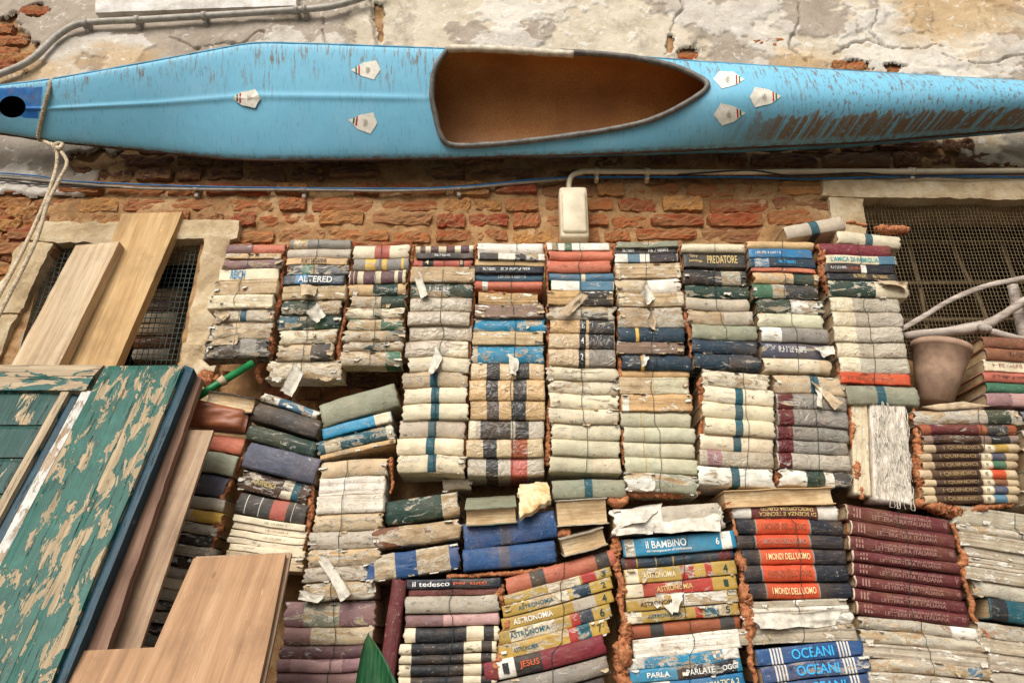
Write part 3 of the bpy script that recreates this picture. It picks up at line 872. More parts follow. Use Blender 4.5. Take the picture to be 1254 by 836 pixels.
def build_book(quad, Y, st, label, group, seed, name="book", tilt=0.0):
    rn = random.Random(seed)
    A, B, C, D = [P(x, y, Y) for x, y in quad]
    c = (A + B + C + D) / 4
    w = ((B + C) - (A + D)) / 2
    W = w.length; ang = math.atan2(w.z, w.x)
    ux = w.normalized(); uz = Vector((-ux.z, 0, ux.x))
    T = abs((((A + B) - (C + D)) / 2).dot(uz))
    k = st['kind']; wear = st['wear']
    T = max(T - 0.0006, 0.006)
    d = min(max(0.70 * W, 0.10), 0.172) - rn.uniform(0, 0.012)
    d = st.get('dep', d)
    e = thing(name, label, "book", c, (tilt, -ang, 0), group)
    bk = Book(); bk.e = e; bk.W, bk.T, bk.d = W, T, d
    th = 0.0011 if k in 'fg' else 0.0026
    th = min(th, T * 0.2)
    bul = {'r': min(.30 * T, .0085), 'c': min(.22 * T, .007), 'f': .0012, 'g': .002, 'w': min(.22 * T, .006), 't': min(.3 * T, .007), 'p': .0022, 'b': .001, 'e': .0}[k]
    ex = {'r': 2.4, 'c': 2.6, 'f': 5, 'g': 4, 'w': 3, 't': 2.4, 'p': 4, 'b': 6, 'e': 2}[k]
    amp = {'r': .0005 + .0022 * wear, 'c': .0009 + .0016 * wear, 'f': .0005 + .0015 * wear, 'g': .0005 + .001 * wear, 'w': .0021, 't': .0055, 'p': .0022, 'b': .0012, 'e': .0008}[k]
    fq = {'w': 55, 't': 30, 'p': 60}.get(k, 36)
    sx = .55 if k == 'w' else .8
    def front(x, z):
        s = np.clip(np.abs(z) / (T / 2), 0, 1)
        y = bul * s ** ex
        y = y - amp * fbm(x * fq * sx + (z * fq * .8 if k == 'w' else 0), z * fq * 1.5, seed * .37, 4, seed)
        if k == 'b' or k == 'p':
            lay = np.floor((z / T + .5) * max(3, round(T / .006)))
            y = y + .0016 * _h(lay, lay * 0, lay * 0, seed) + (0 if k == 'p' else .0012 * np.abs(np.sin((z / T + .5) * math.pi * max(3, round(T / .006)))) ** .3)
        return y
    bk.front = front
    def warp(v):
        v = np.array(v, float)
        g = fbm((v[:, 0] / W) * 1.7 + 3, cpy * .012, wseed, 3, 500) * .0058 * (1.5 if k == 't' else 1) + fbm((v[:, 0] / W) * 6 + 3, cpy * .05, wseed, 2, 501) * .0011
        v[:, 2] += g
        v[:, 1] += fbm((v[:, 0] / W) * 1.5, cpy * .06, wseed, 2, 502) * .004
        return v
    cpy = sum(q[1] for q in quad) / 4; wseed = WSEED[0]
    cl = np.array(lin(PAL[st['col']]))
    cl = cl * (1 + rn.uniform(-.07, .07)) * np.array((1 + rn.uniform(-.025, .025), 1, 1 + rn.uniform(-.025, .025)))
    U = list(np.linspace(0, 1, 46))
    for sc_, a, b, w_ in st['spans']:
        for q in (a, b):
            if 0.005 < q < .995: U += [q - .004, q + .004]
    U = np.array(sorted(set(np.round(U, 5))))
    nx = len(U)
    colr = np.tile(np.append(cl, wear), (nx, 1))
    for sc_, a, b, w_ in st['spans']:
        m = (U > a) & (U < b)
        colr[m, :3] = lin(PAL[sc_]); colr[m, 3] = wear if w_ is None else w_
    mat = {'r': M_CLOTH, 'c': M_CLOTH, 'f': M_CLOTH, 'g': M_GLOSS, 'w': M_WRAP, 't': M_CLOTH, 'p': M_BARE, 'b': M_BARE, 'e': M_CLOTH}[k]
    X0 = (U - .5) * W
    if k in 'pb':
        # the whole block of gatherings, no cover left
        S = np.linspace(-1, 1, 17)
        pz = np.concatenate([[T / 2] * 3, (S[::-1] * T / 2 * .985), [-T / 2] * 3])
        fr = np.concatenate([[0] * 3, [1] * 17, [0] * 3])
        yb = np.concatenate([[d, d * .5, bul + .004], np.zeros(17), [bul + .004, d * .5, d]])
        X = np.tile(X0[:, None], (1, len(pz))); Z = np.tile(pz, (nx, 1))
        Yv = np.where(fr[None] > 0, front(X, Z), yb[None])
        rag = .004 * fbm(Z * 160, np.sign(X) * 7, seed, 3, seed + 5)
        X = X + rag * (np.abs(X) > W * .49)
        V = np.stack([X, Yv, Z], -1)
        n = len(pz)
        F = grid_faces(nx, n).tolist()
        F.append(list(range(n))); F.append([(nx - 1) * n + j for j in range(n - 1, -1, -1)])
        F.append([i * n for i in range(nx - 1, -1, -1)] + [i * n + n - 1 for i in range(nx)])
        cc = np.repeat(colr[:, None, :], n, 1)
        bk.cover = mobj("page_block", warp(V.reshape(-1, 3)), F, M_BARE, e, col=cc.reshape(-1, 4))
    else:
        if k == 'e':
            prof = None
            for sgn in (1, -1):
                z1, z0 = sgn * T / 2, sgn * (T / 2 - th)
                yy = np.array([d, d * .5, .012, 0.0])
                n = 4
                X = np.tile(X0[:, None], (1, n)); Yv = np.tile(yy, (nx, 1)) + amp * 3 * fbm(X * 40, seed, 0, 3, seed)[:, :]
                Zv = np.full(X.shape, z1) - sgn * np.abs(.0015 * wear * 3 * fbm(X * 20, Yv * 20, seed, 3, seed + 2))
                top = np.stack([X, Yv, Zv], -1); bot = np.stack([X, Yv, Zv - sgn * th], -1)
                V = np.concatenate([top.reshape(-1, 3), bot.reshape(-1, 3)])
                N = nx * n
                F = grid_faces(nx, n).tolist() + grid_faces(nx, n, N, True).tolist()
                F += [[i * n + 3, (i + 1) * n + 3, (i + 1) * n + 3 + N, i * n + 3 + N] for i in range(nx - 1)]
                for i in (0, (nx - 1)):
                    F += [[i * n + j, i * n + j + 1, i * n + j + 1 + N, i * n + j + N] for j in range(n - 1)]
                cc = np.tile(np.repeat(colr[:, None, :], n, 1).reshape(-1, 4), (2, 1))
                bk.cover = mobj("cover_board", warp(V), F, mat, e, col=cc, smooth=False)
            y0 = .004
        else:
            S = np.linspace(1, -1, 15)
            gy = bul + .0035
            pz = np.concatenate([[T / 2, T / 2, T / 2, T / 2 - .0005], S * T / 2 * .975, [-T / 2 + .0005, -T / 2, -T / 2, -T / 2]])
            py_ = np.concatenate([[d, d * .5, gy + .006, gy], np.zeros(15), [gy, gy + .006, d * .5, d]])
            fr = np.concatenate([[0] * 4, [1] * 15, [0] * 4])
            n = len(pz)
            X = np.tile(X0[:, None], (1, n)); Z = np.tile(pz, (nx, 1))
            Yv = np.where(fr[None] > 0, front(X, Z), py_[None])
            Zd = np.abs(fbm(X * 26, Yv * 30, seed + .5, 3, seed + 3))
            sag = {'t': .09, 'w': .03}.get(k, .02 + .07 * wear)
            Z = Z * (1 - sag * Zd)
            ragk = {'t': .014, 'f': .003, 'g': .0015, 'w': .002}.get(k, .0015 + .015 * wear)
            rag = ragk * fbm(Z * 130, np.sign(X) * 5, seed, 4, seed + 5) - np.sign(X) * 0
            wgt = sstep(.45, .5, np.abs(X) / W)
            X = X + rag * wgt
            # worn head caps: the spine dips at both ends
            Yv = Yv + fr[None] * wgt * (.0015 + .004 * wear * np.abs(fbm(Z * 90, np.sign(X), seed, 3, seed + 8)))
            out = np.stack([X, Yv, Z], -1)
            # inner skin, two columns only
            zi = np.clip(pz, -T / 2 + th, T / 2 - th); yi = py_ + np.where(fr > 0, bul * .6 + th, 0)
            inn = np.zeros((2, n, 3))
            for q, i in ((0, 0), (1, nx - 1)):
                inn[q, :, 0] = out[i, :, 0]; inn[q, :, 1] = np.where(fr > 0, out[i, :, 1] + th, yi); inn[q, :, 2] = np.clip(out[i, :, 2], -T / 2 + th, T / 2 - th) * .97
            V = np.concatenate([out.reshape(-1, 3), inn.reshape(-1, 3)])
            N = nx * n
            F = grid_faces(nx, n).tolist() + [[N + j, N + j + 1, N + n + j + 1, N + n + j] for j in range(n - 1)]
            F += [[j, j + 1, N + j + 1, N + j] for j in range(n - 1)]
            o2 = (nx - 1) * n
            F += [[o2 + j + 1, o2 + j, N + n + j, N + n + j + 1] for j in range(n - 1)]
            cc = np.concatenate([np.repeat(colr[:, None, :], n, 1).reshape(-1, 4), np.repeat(colr[[0, -1]][:, None, :], n, 1).reshape(-1, 4)])
            bk.cover = mobj("cover", warp(V), F, mat, e, col=cc)
            y0 = bul + th + .004
        ix = .0015 if k in 'fg' else .0035
        a, b, c0, c1 = -W / 2 + ix, W / 2 - ix, -T / 2 + th * 1.15, T / 2 - th * 1.15
        ns = 7
        zz = np.linspace(c0, c1, ns); xx = np.linspace(a, b, 12)
        XX, ZZ = np.meshgrid(xx, zz, indexing='ij')
        yy = y0 + .002 * np.abs(fbm(XX * 20, ZZ * 120, seed, 3, seed + 9)) + (.006 * (1 - (2 * (ZZ - c0) / (c1 - c0) - 1) ** 2) if k == 'e' else 0)
        fr_ = np.stack([XX, yy, ZZ], -1).reshape(-1, 3)
        bkv = np.stack([XX, np.full(XX.shape, d - .003), ZZ], -1).reshape(-1, 3)
        N = len(fr_)
        F = grid_faces(12, ns).tolist() + grid_faces(12, ns, N, True).tolist()
        F += [[j, j + 1, j + 1 + N, j + N] for j in range(ns - 1)] + [[11 * ns + j, 11 * ns + j + 1, 11 * ns + j + 1 + N, 11 * ns + j + N] for j in range(ns - 1)]
        F += [[i * ns, (i + 1) * ns, (i + 1) * ns + N, i * ns + N] for i in range(11)] + [[i * ns + ns - 1, (i + 1) * ns + ns - 1, (i + 1) * ns + ns - 1 + N, i * ns + ns - 1 + N] for i in range(11)]
        mobj("page_block", warp(np.concatenate([fr_, bkv])), F, M_PAGES, e, smooth=False)
    if (wear >= .4 or k == 't') and k not in 'e':
        parts = []
        for q in range(rn.randint(2, 5)):
            ww, hh = rn.uniform(.006, .026), rn.uniform(.004, .013)
            hh = min(hh, T * .8)
            x0 = rn.choice((rn.uniform(-.48, .48), rn.choice((-.45, .45)))) * W; z0 = rn.choice((-1, 1, rn.uniform(-.6, .6))) * T * .46
            na, nb_ = 7, 4
            ua, va = np.meshgrid(np.linspace(0, 1, na), np.linspace(0, 1, nb_), indexing='ij')
            jag = .45 * fbm(ua * 5, q * 3.1, seed, 3, seed + q)
            xx = x0 + ww * (ua - .5) * (1 - .55 * va * rn.random()) + ww * .25 * va * rn.uniform(-1, 1)
            hh = hh * (1 if abs(z0) < T * .4 else .5)
            zz_ = z0 - hh * va * (1 + jag) * rn.choice((1, 1, 1, -1))
            base_y = front(np.clip(xx, -W / 2, W / 2), np.clip(zz_, -T / 2, T / 2))
            yy_ = base_y - .0006 - rn.uniform(.002, .009) * va ** 1.6 - .002 * np.abs(fbm(ua * 3, va * 2, seed + q, 2, seed))
            Vp = np.stack([xx, yy_, zz_], -1).reshape(-1, 3); Vq = Vp.copy(); Vq[:, 1] += .0004
            N = na * nb_
            bd = [i * nb_ for i in range(na)] + [(na - 1) * nb_ + j for j in range(1, nb_)] + [i * nb_ + nb_ - 1 for i in range(na - 2, -1, -1)] + [j for j in range(nb_ - 2, 0, -1)]
            parts.append((np.concatenate([Vp, Vq]), grid_faces(na, nb_).tolist() + grid_faces(na, nb_, N, True).tolist() + [[bd[m], bd[(m + 1) % len(bd)], bd[(m + 1) % len(bd)] + N, bd[m] + N] for m in range(len(bd))]))
        pv, pf = merge(parts)
        mobj("torn_shreds", warp(pv), pf, rn.choice((M_PAPER, M_PAPER, M_PAPERB)), e)["kind"] = "stuff"
    for (s, u0, u1, ck, hf, fl) in st['text']:
        gx, gz, gf, asp = GLYPH[s]
        zc = 0.0
        if '+' in fl: zc = float(fl[fl.index('+') + 1:].split('/')[0]) * T
        if '_' in fl: zc = -float(fl[fl.index('_') + 1:].split('/')[0]) * T
        if 'R' in fl:            # turned a quarter, reading up the spine
            h = hf * T
            ww = (u1 - u0) * W
            x = ((u0 + u1) / 2 - .5) * W + (gz - .5) * ww; zt = (gx - .5) * h
        else:
            x = (u0 - .5 + gx * (u1 - u0)) * W; zt = (gz - .5) * hf * T
            if 'U' in fl: x = (u1 - .5 - gx * (u1 - u0)) * W; zt = -zt
        zt = zt + zc
        y = front(x, zt) - .0024
        mobj("lettering", warp(np.stack([x, y, zt], -1)), gf, mat_ink(ck), e, smooth=True)
    return bk

STACKS = {}
SEED = [100]
def stack(key, phrase, top, bot, ys, books, wire=None, Y=BY, group=None):
    res = []
    WSEED[0] = len(STACKS) * 2.7 + 1
    y0, y1 = ys[0], ys[-1]
    rn = random.Random(len(STACKS) * 31 + 5)
    order = 0
    for i, s in enumerate(books):
        if s == '-': continue
        a, b = ys[i], ys[i + 1]
        ym = (a + b) / 2; t = (ym - y0) / (y1 - y0)
        st = parse(s)
        jig = rn.uniform(-2.2, 2.2)
        xl = top[0] * (1 - t) + bot[0] * t + st['dl'] + jig + rn.uniform(-.6, 2.6)
        xr = top[1] * (1 - t) + bot[1] * t + st['dr'] + jig + rn.uniform(-2.6, .6)
        rl = rn.uniform(-.8, .8)
        sk = lambda yy: top[2] * (1 - (yy - y0) / (y1 - y0)) + bot[2] * (yy - y0) / (y1 - y0)
        order += 1
        SEED[0] += 1
        lab = fit(st, f"{ORD[order]} from top of {phrase}")
        yy = Y + st['dy'] + rn.uniform(-.006, .009)
        res.append(build_book([(xl, a - rl * .5), (xr, a + sk(a) + rl * .5), (xr, b + sk(b) + rl * .5), (xl, b - rl * .5)], yy, st, lab, group or f"books in {phrase}", SEED[0]))
        res[-1].px = (xl, xr, a, b, sk(ym), yy)
    STACKS[key] = res
    if wire is not None:
        us = wire if isinstance(wire, (tuple, list)) else (wire,)
        for q, u in enumerate(us):
            pts = []
            f0 = res[0]; l0 = res[-1]
            xl, xr, a, b, s, yy = f0.px
            pts.append(P(xl + (xr - xl) * u, a + s * u - 1.2, yy + .05))
            for bk in res:
                xl, xr, a, b, s, yy = bk.px
                uu = u + .03 * math.sin(bk.px[2] * .05)
                x = xl + (xr - xl) * uu
                if bk is f0: pts.append(P(x, a + s * uu - 1.0, yy + .003))
                pts.append(P(x, a + s * uu + (b - a) * .3, yy - .0032)); pts.append(P(x, a + s * uu + (b - a) * .75, yy - .0032))
            xl, xr, a, b, s, yy = l0.px
            pts.append(P(xl + (xr - xl) * u, b + s * u + 1.0, yy + .003)); pts.append(P(xl + (xr - xl) * u, b + s * u + 1.2, yy + .05))
            v, f = tube(pts, .0008, 5)
            o = wobj("tie_wire", v, f, M_WIRE)
            tag(o, f"thin green wire tied round the {phrase}" + (" near its right end" if q else ""), "wire", "wires tied round the book columns")
    return res
def odd(quad, spec, where, Y=BY, tilt=0.0, name="book", group="loose books among the columns"):
    st = parse(spec); SEED[0] += 1
    lab = fit(st, where)
    return build_book(quad, Y + st['dy'], st, lab, group, SEED[0], name, tilt)

COLN = ["leftmost upper column", "second upper column", "third upper column", "fourth upper column", "fifth upper column", "sixth upper column", "seventh upper column", "eighth upper column", "ninth upper column", "rightmost upper column"]
stack("T1", COLN[0], (276, 349, 0), (247, 326, -2), [297, 309.5, 316, 328, 342.5, 360, 377, 392.5, 414.5, 437],
      ["r purple_brown .35 terracotta:.45:1", "f tan .5 @2:-3", "r purple_brown .4", "f cream .22 | REICH,.2,.44,ink_blue,.72", "p beige .5 @-3:-2", "p cream .5 @-4:-2", "t grey_beige .55 teal:.44:.54:.3",
       "r beige .6 navy:0:.06:.2 cream:.06:.13 white:.92:1", "t dark_grey .5 grey:.55:.8 %60"], .42)
stack("T2", COLN[1], (353, 430, 0), (333, 409, -1), [292.5, 304, 316.5, 324.5, 337, 349, 367, 384.5, 402.5, 420, 440, 463],
      ["r grey .22 gold:.07:.3:.55", "r smoke .25", "f tan .05 | FORT SAGANNE,.25,.66,ink_black,.72", "g black .5 green:.25:.4:.3", "g dark_blue .25 bright_blue:.2:.4:.3 | ALTERED,.25,.8,ink_white,.62", "p beige .5", "r dark_green .45 beige:.6:1:.7",
       "r dark_green .45 teal:0:.3:.5 green:.6:.75:.2", "r cream .6 @0:-3", "r beige .5 dark_grey:.6:.95:.35 @0:-2", "t cream .6 @-5:12 %70"], .45)
stack("T3", COLN[2], (434, 503, 0), (416, 490, 0), [298.5, 315, 329.5, 345.5, 360.5, 375.5, 389, 403, 416.5, 429, 447],
      ["r cream .28 dusty_red:.38:.65:.3", "r grey .25 yellow:.22:.4:.5 yellow:.52:.6:.4 yellow:.86:.9:.2", "r cream .22 purple:.02:.08 purple:.09:.15:.1 purple:.25:.45:.2 purple:.56:.8:.2 purple:.86:.94", "r tan .4 dark_green:.42:.85:.45", "r beige .6 dark_green:.55:1:.3",
       "r cream .65 dark_green:.5:.62", "r green .6 beige:.3:.6:.9", "r beige .7 dark_green:.7:1:.6", "r beige .6 dark_green:.3:.75:.62", "r beige .55 green:.75:1:.5 %55"], .48)
stack("T4", COLN[3], (508, 582, 0), (482, 567, 0), [299.5, 309.5, 316.5, 327, 345.5, 364, 381, 398, 417, 437, 455, 474, 493, 513, 535.5, 556.5, 579],
      ["r cream .2 purple:.08:.17 purple:.26:.4 purple:.53:.68:.1 purple:.78:.93", "f dark_grey .15 | ~1,.3,.6,ink_white,.35", "r dusty_red .2 black:.15:.34:.1 black:.78:.86:.1 | 4,.2,.26,ink_cream,.5; II,.8,.83,ink_cream,.5", "p beige .5 @-2:1", "r dark_green .5 @-3:1 | ~2,.3,.6,ink_white,.35",
       "w grey_beige .3", "w grey_beige .3", "w grey_beige .3", "w grey_beige .3 cream:.7:1:.5", "r cream .5 @2:0", "r beige .5 teal:.43:.55:.3", "r cream .35 teal:.43:.56:.15", "r cream .3 teal:.43:.56:.1", "r grey_beige .3 teal:.43:.56:.1", "r cream .25 teal:.43:.56:.1", "r cream .4 teal:.44:.57:.2"], .52)
stack("T5", COLN[4], (583, 667, 0), (570, 668, 0), [296.5, 310, 318, 325.5, 334, 343, 353, 357.5, 372, 388, 404.5, 421, 443.5, 464, 489.5, 513.5, 537, 559.5, 582],
      ["r white .25", "f white .3 dark_grey:.02:.3:.6 dark_grey:.55:.9:.6", "f tan .25", "f navy .2 | ~1,.1,.3,ink_white,.4; ~4,.38,.8,ink_white,.4", "r steel_blue .2 | ~5,.36,.75,ink_white,.4", "r terracotta .3 white:.12:.2:.5", "-", "p tan .4 @7:-5", "p grey_brown .6",
       "r cyan .5", "p beige .55", "r cyan .48 beige:0:.08", "w beige .3 dark_grey:.22:.4:.3 dark_grey:.62:.8:.3", "w tan .25 dark_grey:.22:.38 dark_grey:.58:.76", "w tan .25 dark_grey:.22:.38 dark_grey:.55:.74", "w grey_beige .3 cream:0:.1 dark_grey:.16:.56 dark_grey:.62:.8", "w beige .25 dark_grey:.22:.4 rust:.58:.8:.4", "w smoke .25 dark_grey:.24:.4 dusty_red:.56:.78:.3"], .57)
stack("T6", COLN[5], (671, 750, 0), (673, 762, 4), [297, 306, 317.5, 332, 343, 355, 372, 390, 407, 425.5, 446, 448, 463.5, 480, 498, 516, 536, 556, 576],
      ["f white .25 green:.08:.18:.5 green:.28:.4:.5", "r terracotta .25", "r terracotta .3 ", "r steel_blue .2 cream:.5:.56", "f white .3 steel_blue:.45:1:.3", "p tan .5 dark_grey:.5:1:.4", "t grey_beige .5 dark_grey:.5:.9:.6",
       "w tan .3 dark_grey:.6:1:.35 black:.46:.56:.05 | 6,.49,.53,ink_white,.4", "w beige .3 dark_grey:.6:1:.4 black:.46:.56:.05 | 4,.49,.53,ink_white,.4", "w beige .3 grey:.6:1:.3 black:.45:.55:.05 | 2,.48,.52,ink_white,.4", "-", "r cream .5", "r cream .55 @0:2", "r cream .5", "r cream .45", "r pale_green .35 cream:0:.28", "r pale_green .3", "r pale_green .3 cream:.6:1"], .5)
stack("T7", COLN[6], (752, 830, 0), (764, 856, 3), [295.5, 302.5, 310.5, 321, 322, 340, 358, 374, 399, 417, 432, 451, 461, 481.5, 502.5, 521.5, 540, 558.5, 577.5, 601],
      ["f grey_green .35", "f dark_grey .2 | ~1,.1,.3,ink_white,.5; ~1,.5,.85,ink_white,.5", "f white .25 steel_blue:.2:.4:.3 navy:.55:1:.3", "-", "p beige .4 cream:0:.06 cream:.93:1", "r beige .6 white:.5:1:.3", "p beige .5 cream:0:.07 cream:.9:1", "t grey_beige .6 tan:.08:.42:.8",
       "r dark_blue .3 yellow:.26:.31:.1 @-1:2", "p grey_brown .5", "r dark_blue .35 yellow:.27:.32:.1 @1:3", "c tan .2 ^14", "p beige .5 pale_green:.5:1", "p tan .4 white:0:.1:.4", "r pale_green .25 gold:.28:.29:.1", "r pale_green .25 gold:.28:.29:.1", "r pale_green .22 gold:.28:.29:.1", "r pale_green .25 gold:.28:.29:.1", "t white .6 grey_green:.4:1:.55"], .48)
stack("T8", COLN[7], (833, 912, 1), (850, 933, 4), [297, 307.5, 326.5, 329.5, 347, 363, 378, 395, 413.5, 430, 448],
      ["r cream .2", "g dark_grey .15 | Gary,.11,.23,ink_gold,.2,+.16; Jennings,.08,.3,ink_gold,.2,_.14; PREDATORE,.38,.86,ink_gold,.5", "-", "r dark_grey .4 black:0:.5:.35 grey_green:.6:.9:.6", "r dark_green .4", "r grey_beige .35", "r grey_beige .4 dusty_red:.0:.55:.9", "r grey_green .3", "r dark_blue .35", "r dark_blue .4"], .5)
stack("T9", COLN[8], (914, 996, 2), (937, 1022, 4), [294, 304, 315, 326.5, 332, 346, 363, 381, 398, 416, 436, 453],
      ["r tan .3", "g bright_blue .12 | ~5,.1,.5,ink_white,.25", "g dark_blue .15 bright_blue:.08:.3:.5 | ~1,.42,.7,ink_cyan,.3", "f terracotta .3", "r tan .5 dark_green:.6:.92:.2", "r dark_grey .5 green:0:.3:.3 grey:.3:.5:.7", "r dark_green .5 white:.5:.9:.6", "r pale_green .35", "r grey .35 white:0:.3:.4", "r slate_blue .35 | ~3,.25,.65,ink_white,.35", "r cream .3 beige:.82:1"], .5)
stack("T10", COLN[9], (1007, 1095, 3), (1030, 1118, 4), [296, 311, 321.5, 332, 341, 361, 379.5, 397, 416, 435, 454.5, 468],
      ["r crimson .2 ", "f cream .1 steel_blue:.75:1:.1 | L'AMICA DI FAMIGLIA,.06,.74,ink_teal,.55", "g navy .2 white:.52:.6:.4 | ~3,.08,.3,ink_white,.3; ~2,.32,.5,ink_orange,.3", "g black .2 | ~1,.35,.55,ink_gold,.45; ~1,.62,.85,ink_gold,.35", "r dark_green .45 cream:.58:1:.4 @0:9",
       "w smoke .3 cream:0:.32:.3", "w smoke .3 cream:0:.32:.3", "w smoke .32 cream:0:.32:.3", "w smoke .3 cream:0:.32:.3", "w smoke .3 cream:0:.3:.3", "f orange .2 | ~7,.1,.75,brown,.3"], .5)
odd([(1037, 469), (1124, 473), (1128, 495), (1038, 495)], "r grey_green .25 teal:.42:.54:.1", "lying under the orange paperback at right")
# the loose books on top of the rightmost column
odd([(962, 276), (1031, 263), (1036, 279), (963, 293)], "r grey_beige .25 teal:.42:.56:.1", "tilted on top of the ninth upper column", BY + .02)
odd([(1025, 281), (1101, 288), (1105, 304), (1027, 296)], "r cream .3 teal:.44:.56:.1", "lying tilted on top of the maroon book at upper right", BY + .012)

# middle columns under the eighth and ninth
stack("M8", "middle column with teal-banded spines at right", (858, 945, 8), (857, 951, 4), [449, 468.5, 489, 508.5, 529, 549.5, 569, 593],
      ["t cream .55 @2:0", "r cream .35 teal:.45:.56:.1 @6:4", "r cream .3 teal:.46:.57:.1 @5:4", "r cream .35 teal:.44:.55:.1 @3:2", "r cream .35 teal:.44:.55:.1", "w grey_beige .3 mauve:.1:.3:.3", "r white .45 teal:.44:.55:.1"], .62)
stack("M9", "middle column with maroon-labelled grey spines", (947, 1036, 5), (955, 1044, 3), [457, 480, 499, 519.5, 537, 553, 572.5, 593],
      ["t beige .55 teal:.5:.62:.3 ", "w grey .3 maroon:.02:.24:.3", "w grey .25 maroon:.02:.23:.2", "w grey .25 maroon:.02:.23:.2", "w grey .25 maroon:.02:.23:.2", "w smoke .25 maroon:.02:.2:.3", "t white .5 dark_green:.36:.62:.3 dark_grey:.75:1:.5"], .55)

# right side
stack("R1", "far right short stack beside the taupe pot", (1206, 1300, 4), (1207, 1310, 3), [411, 425, 440, 454.5, 467, 480, 497],
      ["c brown .25", "c brown .2 | ~3,.3,.6,dark_brown,.35", "f cream .3 | ~6,.1,.9,rust,.3", "c dusty_red .25 | ~4,.1,.5,dark_brown,.3", "c green .15", "c mauve .2 pink:.3:1"], None, BY + .01)
stack("R3", "far right banded stack", (1128, 1249, 0), (1130, 1249, -1), [500, 518, 531, 542, 552.5, 563, 573.5, 585.5, 594.5, 605, 616],
      ["t smoke .6 dark_green:.68:.9:.4 @-10:0", "r rust .3 maroon:.1:.6:.3 dark_grey:.68:.9:.4", "r grey_brown .3 dark_brown:.1:.6:.4 black:.7:.9:.3"] +
      [f"r beige .22 dark_brown:.12:.62:.15 cream:.64:.73:.1 {c}:.74:.88:.1 | I QUINDICI,.2,.57,ink_dull,.5; {n},.66,.69,dark_brown,.4" for c, n in (("gold", "VII"), ("slate_blue", "VI"), ("green", "V"), ("orange", "VIII"), ("brown", "IX"), ("slate_blue", "IV"), ("steel_blue", "III"))], .6)
STAND = odd([(1112, 496), (1119, 612), (1074, 617), (1066, 489)], "p white .5 %70", "pale and standing on end beside the far right banded stack", BY + .01)
odd([(1063, 485), (1068, 608), (1047, 604), (1043, 484)], "p cream .5 %60", "thin and standing on end against the pale bare spine", BY + .016)
stack("R5", "outermost right stack cut by the frame", (1254, 1340, 2), (1258, 1350, 2), [502, 525, 548, 575, 600, 617], ["r slate_blue .3", "r smoke .4", "r beige .4", "r grey_green .4", "r cream .5"], None)
# lower row
stack("B1", "lower maroon encyclopedia stack", (1037, 1166, 20), (1048, 1190, 17), [616.5, 636, 654, 672, 686, 703.5, 719, 735, 751.5],
      ["r maroon .16 cream:.0:.02 | STORIA GENERALE DELLA,.3,.82,ink_pale,.18,+.16; LETTERATURA ITALIANA,.25,.82,ink_pale,.3,_.14" + (f"; {n},.93,.965,ink_pale,.35" if n else "") + "; III,.07,.14,ink_pale,.6" for n in ("VII", "", "VIII", "", "V", "VI", "I QUINDICI"[0:0], "IV")], .52)
stack("B1b", "torn grey stack under the maroon encyclopedias", (1050, 1203, 17), (1082, 1236, 14), [752.5, 768, 785, 803, 820, 838, 857, 876, 897],
      ["t smoke .6 white:.75:.95:.3", "t grey_beige .6", "b smoke .6", "t grey_beige .65 steel_blue:.8:.92:.5", "b smoke .6", "t grey_beige .6", "b smoke .5", "b smoke .5"], .5)
stack("B2", "lower red-and-black encyclopedia stack", (894, 1030, 1), (918, 1044, -2), [617, 635.5, 655, 672, 692, 713, 734],
      ["r maroon .25 white:0:.18:.4 white:.8:1:.5 | ENCICLOPEDIA CURCIO,.27,.76,ink_gold,.25,+.17/U; DI SCIENZA E TECNICA,.25,.78,ink_gold,.26,_.17/U"] +
      ["c navy .12 grey:.17:.182:.1 orange:.182:.68:.15 grey:.68:.692:.1 | I MONDI DELL'UOMO,.23,.65,%s,.42" % c for c in ("rust", "ink_pale", "ink_cream", "rust", "ink_cream")], .54)
stack("B2b", "white page blocks above the blue ocean books", (909, 1036, -3), (908, 1054, -9), [735.5, 744, 753, 770, 792], ["b smoke .4", "b white .4", "t white .55", "b smoke .5"], .53)
stack("B2c", "lower blue ocean-book stack", (925, 1058, -13), (945, 1090, -13), [794, 815, 836, 857, 880, 897],
      ["g blue .1 white:.13:.145 white:.16:.175 white:.19:.205 white:.22:.235 white:.76:.775 white:.79:.805 white:.82:.835 white:.85:.865 | OCEANI,.32,.71,ink_cyan,.62",
       "g blue .42 white:.13:.145 white:.16:.175 white:.19:.205 white:.22:.235 white:.76:.775 white:.79:.805 white:.82:.835 white:.85:.865 | OCEANI,.32,.71,ink_cyan,.62",
       "g blue .15 white:.13:.145 white:.16:.175 white:.19:.205 white:.76:.775 white:.79:.805 white:.82:.835 | OCEANI,.32,.71,ink_cyan,.62", "r navy .3", "r navy .3"], .5)
